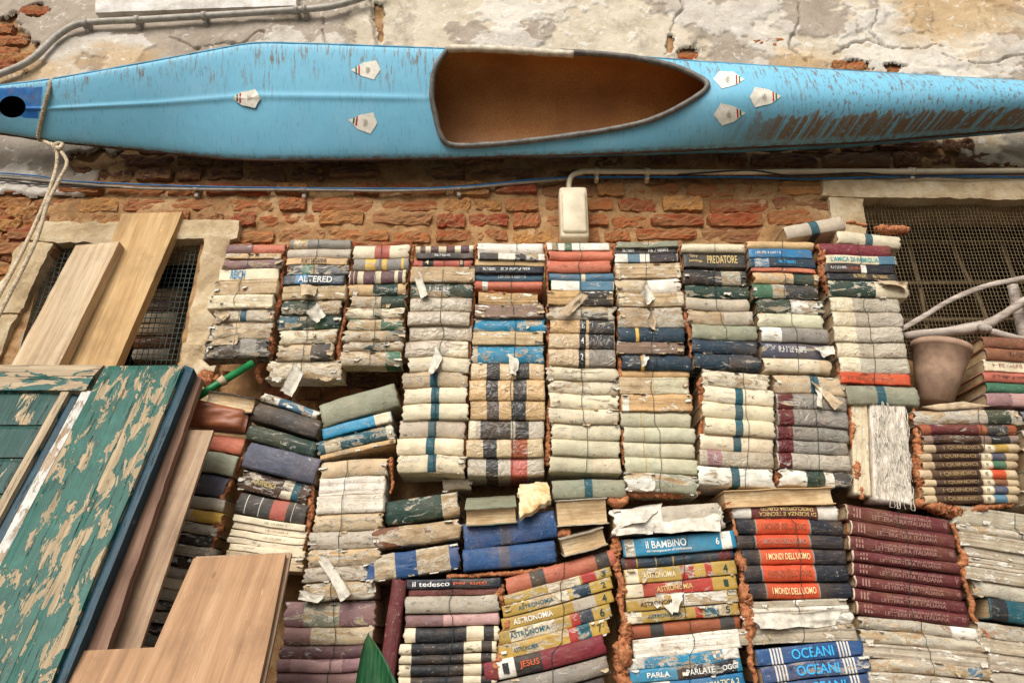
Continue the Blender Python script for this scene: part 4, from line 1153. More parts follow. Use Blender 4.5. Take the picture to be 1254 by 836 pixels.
stack("B3", "lower middle mixed stack", (760, 898, -12), (772, 915, -13), [659, 681.5, 695.5, 714, 731.5, 748, 763.5, 781, 805, 819, 836, 855, 876, 897],
      ["g cyan .14 white:.02:.1:.6 white:.87:.96:.4 | il BAMBINO,.2,.56,ink_white,.42,+.1; dal concepimento all'adolescenza,.2,.6,ink_white,.2,_.26; 6,.82,.85,ink_white,.4", "r dark_blue .15 maroon:.03:.12 gold:.13:.14 gold:.3:.31 gold:.45:.46 maroon:.86:.97",
       "g gold .42 cream:0:.12 red:.5:.62:.5 red:.72:.78:.5 | ASTRONOMIA,.16,.45,cream,.4; 4,.88,.92,dark_green,.55", "g gold .35 cream:0:.16:.4 red:.16:.78:.3 | ASTRONOMIA,.28,.6,ink_gold,.4; 1,.88,.92,dark_green,.5", "g gold .45 white:.5:.9:.6 | ASTRONOMIA,.12,.46,dark_brown,.35", "g gold .42 cream:0:.15:.5 red:.62:.68:.4 teal:.7:.82:.5 | ASTRONOMIA,.2,.5,teal,.3; 5,.88,.92,dark_green,.55",
       "r rust .22 dark_grey:.2:.32:.2 dark_grey:.82:.95:.2", "b white .3 @5:-2", "g white .5 cyan:.15:.85:.5", "g cyan .42 navy:.42:.95:.42 | PARLA,.15,.35,ink_white,.4; PARLATE,.5,.75,ink_white,.45; OGGI,.82,.96,ink_white,.4", "g bright_blue .2 white:0:.35:.4 | GRAMMATICA 2,.55,.95,ink_cream,.4", "b white .4", "r grey .4"], .54)
stack("B4", "lower middle yellow-spined tilted stack", (619, 752, -36), (600, 745, -36), [707, 729, 742, 757.5, 774, 791.5, 812, 838, 862, 896],
      ["r terracotta .25 dark_grey:.22:.35:.1 dark_grey:.82:.94:.1 @0:2", "g gold .48 red:.72:.85:.4 cream:.4:.7:.6 | 3,.9,.94,dark_green,.55", "g gold .45 cream:.3:.6:.6 dark_blue:.64:.8:.5 | ASTRONOMIA,.14,.46,teal,.35; 2,.9,.94,dark_green,.5", "g gold .22 smoke:.64:.84:.4 | ASTRONOMIA,.1,.45,ink_white,.45; 4,.9,.94,dark_green,.6",
       "g gold .4 cream:.1:.5:.5 red:.64:.72:.3 dark_blue:.72:.84:.4 | ASTRONOMIA,.1,.45,teal,.4; 6,.9,.94,dark_green,.6", "g gold .42 red:.64:.72:.3 teal:.72:.84:.4 | ASTRONOMIA,.14,.36,teal,.3; 7,.9,.94,dark_green,.5",
       "c crimson .15 white:.11:.25:.1 black:.25:.47:.05 @-14:-4 | JESUS,.29,.45,ink_orange,.4; 1,.15,.2,black,.55,R", "r grey .4 @-5:0", "r navy .3"], .55)
stack("B5", "lower stack of black-and-cream banded spines", (498, 615, -4), (482, 604, -3), [710, 722.5, 731, 753, 768.5, 787.5, 801.5, 813.5, 828.5, 841, 858, 876, 897],
      ["g navy .12 | il tedesco,.07,.46,ink_white,.5; per tutti,.5,.85,ink_orange,.4", "f maroon .25 | LUDICI,.3,.6,dark_brown,.4", "r grey_beige .4", "c purple_brown .25 pink:.4:1:.3"] +
      ["r cream .2 black:.12:.66:.2 black:.84:.95:.2 @%d:0" % k for k in (0, -2, -3, -2, -1)] + ["r grey .3", "r navy .3", "r smoke .3"], .5)
stack("B6", "lower purple-brown stack by the leaf", (351, 462, -4), (326, 448, 0), [736, 768, 790, 807, 823.5, 841, 862, 880, 897],
      ["r purple_brown .42 grey_green:.2:.6:.6", "r purple_brown .35 beige:.3:1:.6", "c purple .25", "c mauve .15 pink:.15:.7:.2", "c purple_brown .3", "r maroon .3", "r grey .3", "r grey .3"], .56)
stack("B7", "narrow pale stack left of the blue books", (391, 475, -5), (370, 457, -2), [564, 585, 607, 629, 651, 673, 694, 713, 736],
      ["r beige .45", "b white .3", "b white .3", "r beige .5", "r smoke .5", "t tan .6", "t grey_beige .6", "t smoke .65 brown:.3:.7:.8"], .4)
odd([(472, 613), (560, 600), (561, 630), (471, 642)], "r dark_green .35 grey_beige:.78:1:.7", "tilted above the torn brown book", BY + .02)
odd([(459, 647), (563, 633), (563, 660), (455, 671)], "t brown .6 beige:.3:.6:.8 grey_beige:.85:1", "lying on the torn blue book")
odd([(448, 682), (562, 663), (562, 698), (446, 714)], "t blue .3 beige:.1:.32:.62 beige:.55:.9:.7", "wide and torn left of the blue cloth pair")
odd([(567, 643), (680, 620), (682, 660), (568, 671)], "c blue .12 slate_blue:.38:.5:.3", "upper of the blue cloth pair")
odd([(567, 672), (680, 661), (682, 689), (567, 700)], "c blue .1 slate_blue:.38:.5:.3", "lower of the blue cloth pair")
odd([(569, 622), (633, 619), (633, 640), (570, 645)], "e grey_green .2 %120", "lying on the blue cloth pair", BY - .03, .42)
odd([(680, 611), (742, 609), (747, 640), (682, 645)], "e smoke .35", "under the box-like grey green volume", BY - .02, .16)
odd([(686, 658), (740, 646), (744, 666), (690, 684)], "e smoke .3", "wedged above the tilted yellow-spined stack", BY - .02, .2)
odd([(676, 586), (765, 585), (767, 608), (677, 609)], "r grey_green .15 teal:.44:.55:.1", "lying below the sixth upper column")
odd([(888, 599), (1020, 595), (1022, 616), (886, 621)], "e tan .2", "lying on the red-and-black stack", BY - .005)
def threads(bk, n):
    rn = random.Random(5); parts = []
    for q in range(n):
        x0 = rn.uniform(-.5, .35) * bk.W; ln = rn.uniform(.12, .4) * bk.W; z0 = rn.uniform(-.47, .47) * bk.T
        t = np.linspace(0, 1, 9); x = np.minimum(x0 + ln * t, bk.W * .56)
        z = np.clip(z0 + .10 * bk.T * fbm(t * 3, q * 1.7, 0, 3, q), -.49 * bk.T, .49 * bk.T)
        y = bk.front(np.clip(x, -bk.W / 2, bk.W / 2), z) - .003 - .006 * np.abs(fbm(t * 4, q, 5, 3, q + 9)) * (1 + t)
        parts.append(tube(np.stack([x, y, z], -1), [.0007, rn.uniform(.0008, .0022), .0004], 5, sx=.5))
    v, f = merge(parts)
    mobj("frayed_threads", v, f, M_PAPER, bk.e)["kind"] = "stuff"
threads(STAND, 130)
CRUM = odd([(751, 622), (880, 614), (888, 645), (750, 655)], "t white .25 smoke:.45:1:.35", "crumpled and lying on the cyan volume", BY - .01)
odd([(483, 709), (497, 709), (481, 850), (456, 850)][1:2] + [(481, 850), (456, 850), (483, 709)], "c maroon .15", "standing upright left of the black-and-cream stack", BY - .01)
odd([(542, 584), (577, 584), (577, 597), (542, 600)], "r grey_beige .4", "small, in the dark gap under the fourth upper column", BY + .06)

# left side, leaning
stack("L1", "leaning dark stack by the planks", (305, 389, 24), (274, 370, 11), [516, 538, 573, 600, 627, 636, 645, 654, 662, 671, 680, 690],
      ["r dark_green .3 ", "c slate_blue .25 @-2:3", "t dark_brown .5 cream:.6:.8:.5 teal:.75:.85:.3 | QUINDICI,.2,.5,ink_gold,.3", "c dark_grey .15 white:.13:.137 white:.33:.337 dusty_red:.5:.72:.2 white:.8:.807 @0:-3"] + ["f cream .2 | ~6,.45,.75,brown,.3"] * 3 + ["f cream .35", "f cream .35", "f beige .4", "f beige .4"], None)
odd([(312, 489), (393, 514), (388, 536), (306, 513)], "r dark_grey .2 ", "black and leaning on the dark green volume", BY - .004)
odd([(324, 479), (391, 502), (389, 512), (320, 490)], "t white .5 steel_blue:.3:.9:.5", "thin, on top of the leaning dark stack", BY)
odd([(252, 478), (314, 486), (307, 506), (250, 496)], "e dark_grey .2", "lying on the brown leather bag", BY - .02, .12)
stack("L2", "narrow stack behind the leaning board", (243, 303, 10), (160, 222, 8), [527, 548, 575, 602, 618, 634, 648, 662, 676, 690, 704, 718, 732, 746, 760, 774, 790],
      ["c terracotta .2", "c grey_green .2 @3:-6", "c slate_blue .2 @2:-6", "r grey_beige .3", "r yellow .3 cream:0:.4", "r smoke .4", "t dark_grey .5", "b smoke .4", "t black .4", "r smoke .4", "f cream .3", "f smoke .3", "t dark_grey .45", "b smoke .4", "t black .4", "r grey .4"], None)
odd([(391, 492), (483, 469), (489, 496), (395, 523)], "r grey_green .2", "boxy and tilted at the left of the fourth upper column", BY - .015)
odd([(394, 524), (478, 504), (482, 516), (396, 538)], "g cyan .3 cream:.75:1:.5", "tilted under the boxy grey green volume", BY - .006)
odd([(388, 540), (481, 518), (484, 536), (388, 556)], "r teal .42 cream:.1:.3:.6 cream:.9:1", "second under the boxy grey green volume", BY - .004)
odd([(392, 557), (484, 537), (485, 543), (393, 562)], "f tan .5", "thin, third under the boxy grey green volume")
for k, (y, c) in enumerate(((352, "beige"), (366, "grey_brown"), (381, "cream"), (396, "beige"), (411, "brown"), (426, "grey_beige"))):
    odd([(172 - k * 2, y), (222 - k * 3, y), (220 - k * 3, y + 14), (170 - k * 2, y + 14)], f"r {c} .3 %110", f"{ORD[k + 1]} from top inside the left window", WY + .20, group="dim pile inside the left window")
# far right lower stack
stack("R4", "lower right corner stack of ragged page blocks", (1164, 1290, 20), (1196, 1330, 18), [617, 640, 651, 668, 681, 692, 708, 728],
      ["b smoke .5", "t smoke .6", "b grey_beige .5", "b smoke .5", "b smoke .4", "b grey_beige .5", "t smoke .5"], .6)
odd([(1213, 730), (1330, 748), (1332, 775), (1214, 757)], "c teal .2 black:0:.18:.2", "lying in the lower right corner stack", BY - .004)
stack("R4b", "lowest right corner stack", (1196, 1310, 18), (1235, 1350, 14), [760, 780, 797, 820, 842, 866, 897], ["t smoke .6", "b grey_beige .5", "b smoke .5", "t smoke .5", "b smoke .4", "b smoke .4"], None)

# ================================================================== foam between the books
def blob(c, r, seed, rough):
    n, m = 9, 7
    th = np.linspace(0, math.pi, m); ph = np.linspace(0, 2 * math.pi, n, endpoint=False)
    T_, H_ = np.meshgrid(th, ph, indexing='ij')
    d = np.stack([np.sin(T_) * np.cos(H_), np.sin(T_) * np.sin(H_), np.cos(T_)], -1)
    k = 1 + rough * fbm(d[..., 0] * 1.7, d[..., 1] * 1.7, d[..., 2] * 1.7 + seed, 3, seed)
    V = np.array(tuple(c)) + d * (r * k)[..., None] if np.isscalar(r) else np.array(tuple(c)) + d * k[..., None] * np.array(r)
    F = []
    for i in range(m - 1):
        for j in range(n): F.append([i * n + j, i * n + (j + 1) % n, (i + 1) * n + (j + 1) % n, (i + 1) * n + j])
    return V.reshape(-1, 3), F
def foam(pts, wpx, where, Y=BY + .012, seed=0, mat=None, name="foam_seam", rough=.75):
    Y = Y + .020
    path = smooth_path([P(x, y, Y) for x, y in pts], 60)
    dep = Y * 1.12 / FPX
    wl = np.array(wpx if isinstance(wpx, (list, tuple)) else [wpx, wpx], float) * dep
    p = np.array([tuple(q) for q in path])
    ln = np.concatenate([[0], np.cumsum(np.linalg.norm(np.diff(p, axis=0), axis=1))])
    n = max(20, int(ln[-1] / .0022)); t = np.linspace(0, ln[-1], n)
    p = np.stack([np.interp(t, ln, p[:, i]) for i in range(3)], 1)
    w = np.interp(t / ln[-1], np.linspace(0, 1, len(wl)), wl)
    p[:, 0] += w * .7 * fbm(t * 35, seed, 0, 3, seed + 1); p[:, 1] += w * .8 * fbm(t * 30, seed, 4, 3, seed + 2)
    r = w * np.clip(.60 + .62 * fbm(t * 20, seed, 9, 4, seed + 3), .15, 1.1)
    r[0] *= .3; r[-1] *= .3
    v, f = tube([tuple(q) for q in p], list(r), 18, sx=1.3)
    v = v.reshape(n, 18, 3); d = v - p[:, None]
    k = 1 + rough * (.50 * fbm(v[..., 0] * 110, v[..., 1] * 110, v[..., 2] * 110, 3, seed) + .75 * fbm(v[..., 0] * 300, v[..., 1] * 300, v[..., 2] * 300, 2, seed + 9))
    v = (p[:, None] + d * k[..., None]).reshape(-1, 3)
    o = wobj(name, v, f, mat or M_FOAM)
    tag(o, where, "foam", "orange foam squeezed between the books")
    return o
UP = ["leftmost", "second", "third", "fourth", "fifth", "sixth", "seventh", "eighth", "ninth", "rightmost"]
SE = [([(352, 300), (345, 345), (338, 385), (330, 436)], [3, 3, 6, 6]), ([(432, 300), (428, 345), (420, 400), (413, 447)], [2, 3, 3, 4]), ([(506, 300), (500, 345), (494, 400), (490, 450)], [3, 3, 2, 4]),
      ([(582, 300), (579, 370), (574, 470), (568, 575)], [3, 3, 2, 3]), ([(669, 300), (671, 370), (672, 470), (671, 570)], [3, 4, 3, 4]), ([(752, 300), (757, 380), (760, 480), (763, 570)], [3, 3, 3, 4]),
      ([(832, 300), (838, 360), (846, 440)], [2, 4, 4]), ([(914, 300), (926, 340), (932, 400), (937, 445)], [4, 5, 5, 4]), ([(1002, 300), (1013, 350), (1022, 400), (1028, 460)], [6, 6, 4, 4])]
for k, (p, w) in enumerate(SE):
    foam(p, w, f"rough orange foam seam between the {UP[k]} and {UP[k+1]} upper columns", seed=k * 3 + 1)
foam([(860, 460), (860, 500), (857, 545)], [6, 5, 3], "orange foam seam between the seventh upper column and the teal-banded column", seed=31)
foam([(953, 525), (953, 560), (954, 592)], [2, 3, 5], "orange foam seam between the teal-banded and maroon-labelled middle columns", seed=32)
foam([(1041, 490), (1044, 540), (1050, 590), (1052, 612)], [4, 5, 5, 5], "crumbly orange foam along the left of the book standing on end", BY + .004, 33)
foam([(1116, 500), (1122, 540), (1124, 580), (1126, 612)], [5, 5, 6, 4], "orange foam between the standing bare spine and the banded stack", BY + .004, 34)
foam([(1122, 616), (1150, 622), (1170, 626), (1240, 616)], [7, 9, 8, 5], "lumpy orange foam under the far right banded stack", BY, 35)
foam([(1168, 640), (1178, 690), (1188, 740), (1212, 790), (1232, 840)], [5, 6, 6, 6, 7], "orange foam right of the maroon encyclopedia stack", BY + .002, 36)
foam([(1036, 622), (1040, 660), (1046, 710)], [4, 4, 3], "orange foam left of the maroon encyclopedia stack", BY + .006, 37)
foam([(890, 615), (902, 660), (908, 700), (912, 740), (920, 800), (926, 860)], [7, 6, 8, 7, 5, 7], "thick orange foam seam left of the red-and-black stack", BY - .002, 38)
foam([(752, 650), (755, 690), (762, 730), (764, 790), (760, 850)], [8, 6, 6, 9, 10], "thick orange foam seam left of the cyan volume", BY - .002, 39)
foam([(612, 715), (618, 760), (612, 790), (600, 840)], [6, 9, 8, 8], "thick orange foam seam left of the tilted yellow-spined stack", BY - .002, 40)
foam([(545, 706), (600, 703), (640, 700), (684, 693)], [3, 4, 4, 3], "orange foam line under the blue cloth pair", BY + .002, 41)
foam([(766, 604), (800, 605), (856, 603)], [5, 7, 5], "ragged red orange foam under the torn bottom book of the seventh column", BY + .004, 42)
foam([(745, 612), (752, 616), (765, 612), (768, 606)], [6, 8, 6, 4], "round orange foam lump under the grey green volume", BY - .006, 43, rough=.4)
foam([(684, 655), (690, 652), (698, 652)], [6, 7, 5], "small orange foam lump above the tilted yellow-spined stack", BY - .008, 44, rough=.4)
foam([(383, 585), (380, 620), (376, 660), (370, 690)], [4, 4, 5, 4], "orange foam seam between the leaning dark stack and the pale stack", BY + .004, 45)
foam([(478, 560), (480, 590), (478, 605)], [4, 4, 3], "short orange foam seam at the right of the narrow pale stack", BY + .006, 46)
foam([(298, 555), (276, 605), (268, 640), (258, 680), (232, 720)], [4, 6, 7, 7, 6], "orange foam seam left of the leaning dark stack", BY + .002, 47)
foam([(590, 355), (612, 360), (630, 354), (660, 355)], [2, 3.5, 2.5, 3], "orange foam squeezed out in the fifth upper column", BY + .002, 48)
foam([(1036, 274), (1046, 272), (1062, 277)], [5, 6, 5], "shorter orange foam lump on top of the rightmost upper column", BY + .006, 50)
foam([(1068, 279), (1090, 281), (1110, 284)], [5, 6, 6], "longer orange foam lump on top of the rightmost upper column", BY + .006, 51)
foam([(236, 470), (250, 462), (262, 468), (280, 455)], [8, 12, 9, 7], "crumbling tan foam beside the green tube", BY + .08, 52)
foam([(330, 440), (318, 455), (322, 470)], [6, 7, 5], "orange foam hanging below the leftmost upper column", BY + .05, 53)
cr = slab("foam_crust", [(635, 592), (672, 590), (675, 612), (636, 632)], Lean(590, BY + .03, 632, BY - .05), .016, M_CRUST, None, 0, .007, .008, (26, 20), 'v', 5, 40)
tag(cr, "flat pale yellow foam crust lying on the blue cloth pair", "foam")

# ================================================================== torn paper hanging off book spines
def flap(bk, pts, mat, lift=.012, seed=0):
    A, B, C, D = [P(x, y, BY - .004) for x, y in pts]
    n = 9
    u, w = np.meshgrid(np.linspace(0, 1, n), np.linspace(0, 1, n), indexing='ij')
    a = [np.array(tuple(q)) for q in (A, B, C, D)]
    V = (a[0] * ((1 - u) * (1 - w))[..., None] + a[1] * (u * (1 - w))[..., None] + a[2] * (u * w)[..., None] + a[3] * ((1 - u) * w)[..., None])
    V[..., 1] -= lift * w ** 1.5 + .010 * fbm(u * 2.2, w * 2.2, seed, 3, seed) + .009 * np.sin(u * 3.1 + seed) * w
    V[..., 0] += .005 * fbm(u * 4, w * 4, seed + 4, 3, seed); V[..., 2] += .005 * fbm(u * 4, w * 4, seed + 9, 3, seed)
    Bk = V.copy(); Bk[..., 1] += .0006
    VV = np.concatenate([V.reshape(-1, 3), Bk.reshape(-1, 3)]); N = n * n
    F = grid_faces(n, n).tolist() + grid_faces(n, n, N, True).tolist()
    bd = [i * n for i in range(n)] + [(n - 1) * n + j for j in range(1, n)] + [i * n + n - 1 for i in range(n - 2, -1, -1)] + [j for j in range(n - 2, 0, -1)]
    F += [[bd[k], bd[(k + 1) % len(bd)], bd[(k + 1) % len(bd)] + N, bd[k] + N] for k in range(len(bd))]
    e = bk.e
    o = mobj("torn_paper", VV - np.array(tuple(e.location)), F, mat, e)
    R = e.rotation_euler.to_matrix().inverted()
    o.data.transform(R.to_4x4())
def S(k, i): return STACKS[k][i]
flap(S("T2", 5), [(369, 347), (389, 350), (386, 364), (370, 365)], M_PAPERB, .012, 1)
flap(S("T2", 6), [(389, 370), (398, 387), (388, 396), (376, 387)], M_PAPER, .014, 2)
flap(S("T2", 10), [(360, 445), (372, 457), (358, 487), (346, 481)], M_PAPER, .02, 3)
flap(S("T2", 10), [(332, 460), (345, 462), (343, 470), (334, 468)], M_PAPER, .008, 13)
flap(S("T2", 10), [(385, 462), (410, 462), (402, 468), (392, 466)], M_PAPERB, .008, 14)
flap(S("T4", 3), [(504, 328), (514, 331), (525, 363), (515, 366)], M_PAPER, .014, 4)
flap(S("T4", 8), [(533, 422), (543, 438), (530, 464), (526, 456)], M_PAPER, .022, 5)
flap(S("T5", 10), [(622, 430), (636, 443), (631, 462), (624, 460)], M_PAPER, .012, 6)
flap(S("T6", 5), [(711, 358), (722, 362), (696, 389), (683, 387)], M_PAPERB, .016, 7)
flap(S("T7", 4), [(792, 346), (803, 364), (793, 374), (782, 364)], M_PAPER, .016, 8)
flap(S("T7", 6), [(798, 377), (805, 393), (801, 407), (790, 396)], M_PAPERB, .018, 9)
flap(S("T7", 9), [(786, 432), (795, 436), (790, 449), (787, 449)], M_PAPER, .008, 10)
flap(S("M9", 0), [(993, 465), (1003, 472), (1026, 498), (1018, 504)], M_PAPERB, .03, 11)
flap(S("M9", 0), [(1000, 470), (1006, 474), (1004, 502), (998, 500)], M_PAPER, .014, 12)
flap(S("B7", 5), [(386, 678), (400, 679), (432, 726), (421, 739)], M_PAPER, .03, 15)
flap(S("B7", 7), [(368, 722), (398, 728), (392, 738), (366, 734)], M_PAPER, .012, 16)
flap(S("B3", 4), [(803, 727), (838, 724), (828, 748), (820, 752)], M_PAPER, .01, 17)
flap(S("T9", 8), [(995, 424), (1022, 424), (1020, 436), (1008, 436)], M_PAPER, .006, 18)
flap(S("T10", 4), [(1070, 342), (1110, 346), (1108, 358), (1080, 350)], M_PAPERB, .012, 19)
flap(S("B2b", 2), [(915, 752), (1030, 748), (1024, 766), (930, 770)], M_PAPER, .004, 20)
flap(S("T1", 6), [(262, 380), (282, 382), (276, 392), (270, 392)], M_PAPERB, .008, 21)
flap(S("T1", 8), [(252, 414), (294, 410), (290, 420), (260, 424)], M_PAPERB, .006, 22)
flap(CRUM, [(752, 624), (812, 617), (790, 640), (756, 646)], M_PAPER, .010, 31)
flap(CRUM, [(800, 634), (884, 620), (880, 650), (800, 654)], M_PAPER, .012, 32)
flap(CRUM, [(760, 640), (806, 636), (800, 654), (752, 656)], M_PAPER, .016, 33)
flap(S("T7", 17), [(780, 590), (808, 588), (796, 602), (786, 600)], M_PAPER, .008, 23)

# ================================================================== the blue racing boat
def interp(x, pts):
    return np.interp(x, [p[0] for p in pts], [p[1] for p in pts])
TOPE = [(-120, 122), (0, 105), (60, 98), (200, 73), (310, 52), (420, 55), (545, 60), (760, 68), (870, 77), (1050, 88), (1254, 100), (1420, 112)]
BOTE = [(-120, 152), (0, 163), (60, 173), (160, 183), (280, 195), (330, 196.5), (545, 194), (700, 190), (870, 183), (1050, 175), (1254, 158), (1420, 142)]
YT = [(-120, 1.88), (200, 1.82), (600, 1.80), (900, 1.82), (1400, 1.88)]
YB = [(-120, 1.94), (200, 2.0), (600, 1.98), (900, 1.93), (1400, 1.92)]
RID = [(-120, .010), (100, .012), (500, .018), (760, .03), (900, .085), (1254, .08), (1420, .04)]
EXPN = [(-120, 1.6), (500, 1.7), (860, 1.7), (1000, 2.0), (1420, 2.0)]
HUL = [(-120, .05), (60, .09), (300, .13), (600, .15), (900, .16), (1254, .12), (1420, .05)]
nxb, nsb = 460, 52
pxs = np.linspace(-110, 1400, nxb)
def smooth1(a, k=9):
    ker = np.ones(k) / k
    return np.convolve(np.pad(a, k // 2, mode='edge'), ker, 'valid')
te, be = smooth1(interp(pxs, TOPE), 15), smooth1(interp(pxs, BOTE), 15)
G0 = np.array([tuple(P(x, y, Y)) for x, y, Y in zip(pxs, te, interp(pxs, YT))])
G1 = np.array([tuple(P(x, y, Y)) for x, y, Y in zip(pxs, be, interp(pxs, YB))])
ch = G1 - G0
ax = np.gradient((G0 + G1) / 2, axis=0); ax /= np.linalg.norm(ax, axis=1)[:, None]
nrm = np.cross(ch, ax); nrm /= np.linalg.norm(nrm, axis=1)[:, None]
nrm *= np.where(nrm[:, 1] > 0, -1, 1)[:, None]
s = np.linspace(0, 1, nsb)
rid = smooth1(interp(pxs, RID), 15); exn = interp(pxs, EXPN); hul = interp(pxs, HUL)
half = np.abs(2 * s - 1)
rdg = .0045 * sstep(560, 480, pxs)[:, None] * np.exp(-((s[None, :] - .47) / .022) ** 2)
bulge = rdg + rid[:, None] * (1 - half[None, :] ** exn[:, None]) + .012 * np.sqrt(np.clip(1 - half[None, :] ** 10, 0, 1))
DECK = G0[:, None] + ch[:, None] * s[None, :, None] + nrm[:, None] * bulge[..., None]
DECK += nrm[:, None] * (.0016 * fbm(DECK[..., 0] * 7, DECK[..., 2] * 9, 0, 4, 301))[..., None]
fi = np.linspace(0, math.pi, 30)
def hull(shrink=0.0, hs=1.0):
    c = (G0 + G1) / 2
    q = 1 - shrink
    a = .5 * ch
    bl = np.sign(np.cos(fi)) * np.abs(np.cos(fi)) ** .8
    dp = np.sin(fi) ** .62
    return c[:, None] - a[:, None] * bl[None, :, None] * -1 * q - nrm[:, None] * (hul[:, None] * hs * dp[None])[..., None]
HULL = hull()
boat = thing("racing_boat", "long pale blue racing canoe hung on its side along the wall", "boat", (0.0, 1.95, float(G1[:, 2].min())))
BL = np.array(tuple(boat.location))
def inpoly(px, py, poly):
    c = np.zeros(px.shape, bool); n = len(poly)
    for i in range(n):
        x0, y0 = poly[i]; x1, y1 = poly[(i + 1) % n]
        cond = ((y0 > py) != (y1 > py)) & (px < (x1 - x0) * (py - y0) / (y1 - y0 + 1e-12) + x0)
        c ^= cond
    return c
COCK = [(548, 62), (600, 61), (700, 66), (760, 70), (815, 80), (848, 92), (866, 105), (850, 121), (800, 146), (740, 160), (660, 171), (600, 177), (556, 178), (541, 168), (533, 140), (529, 115), (533, 85)]
COCKS = [(p.x, p.y) for p in smooth_path([Vector((x, y, 0)) for x, y in COCK] + [Vector((548, 62, 0))], 8)]
BOWH = [(15 + 16.5 * math.cos(a), 131 + 13.5 * math.sin(a)) for a in np.linspace(0, 2 * math.pi, 24, endpoint=False)]
def project(V):
    d = V - np.array((0, 0, CAMZ))
    dep = d[..., 1] * CP + d[..., 2] * SP
    return 627 + FPX * d[..., 0] / dep, 418 - FPX * (d[..., 2] * CP - d[..., 1] * SP) / dep
DF = grid_faces(nxb, nsb)
Dv = DECK.reshape(-1, 3)
dpx, dpy = project(Dv)
cx, cy = dpx[DF].mean(1), dpy[DF].mean(1)
# pull grid points that lie next to an opening onto its outline for a clean edge
keep = ~(inpoly(cx, cy, COCKS) | inpoly(cx, cy, BOWH))
bvh = BVHTree.FromPolygons([tuple(p) for p in Dv], DF.tolist())
rem = np.zeros(len(Dv), bool); rem[DF[~keep].ravel()] = True
kp = np.zeros(len(Dv), bool); kp[DF[keep].ravel()] = True
def nearest_on(poly, x, y):
    best = None
    for i in range(len(poly)):
        ax_, ay_ = poly[i]; bx_, by_ = poly[(i + 1) % len(poly)]
        vx, vy = bx_ - ax_, by_ - ay_
        t = max(0.0, min(1.0, ((x - ax_) * vx + (y - ay_) * vy) / (vx * vx + vy * vy + 1e-9)))
        d = math.hypot(x - ax_ - t * vx, y - ay_ - t * vy)
        if best is None or d < best[0]: best = (d, ax_ + t * vx, ay_ + t * vy)
    return best
CO = Vector((0, 0, CAMZ))
for i in np.nonzero(rem & kp)[0]:
    a_, b_ = nearest_on(COCKS[:-1], dpx[i], dpy[i]), nearest_on(BOWH, dpx[i], dpy[i])
    d_, x_, y_ = min(a_, b_)
    hit = bvh.ray_cast(CO, Vector(ray(x_, y_)).normalized())[0]
    if hit is not None: Dv[i] = tuple(hit)
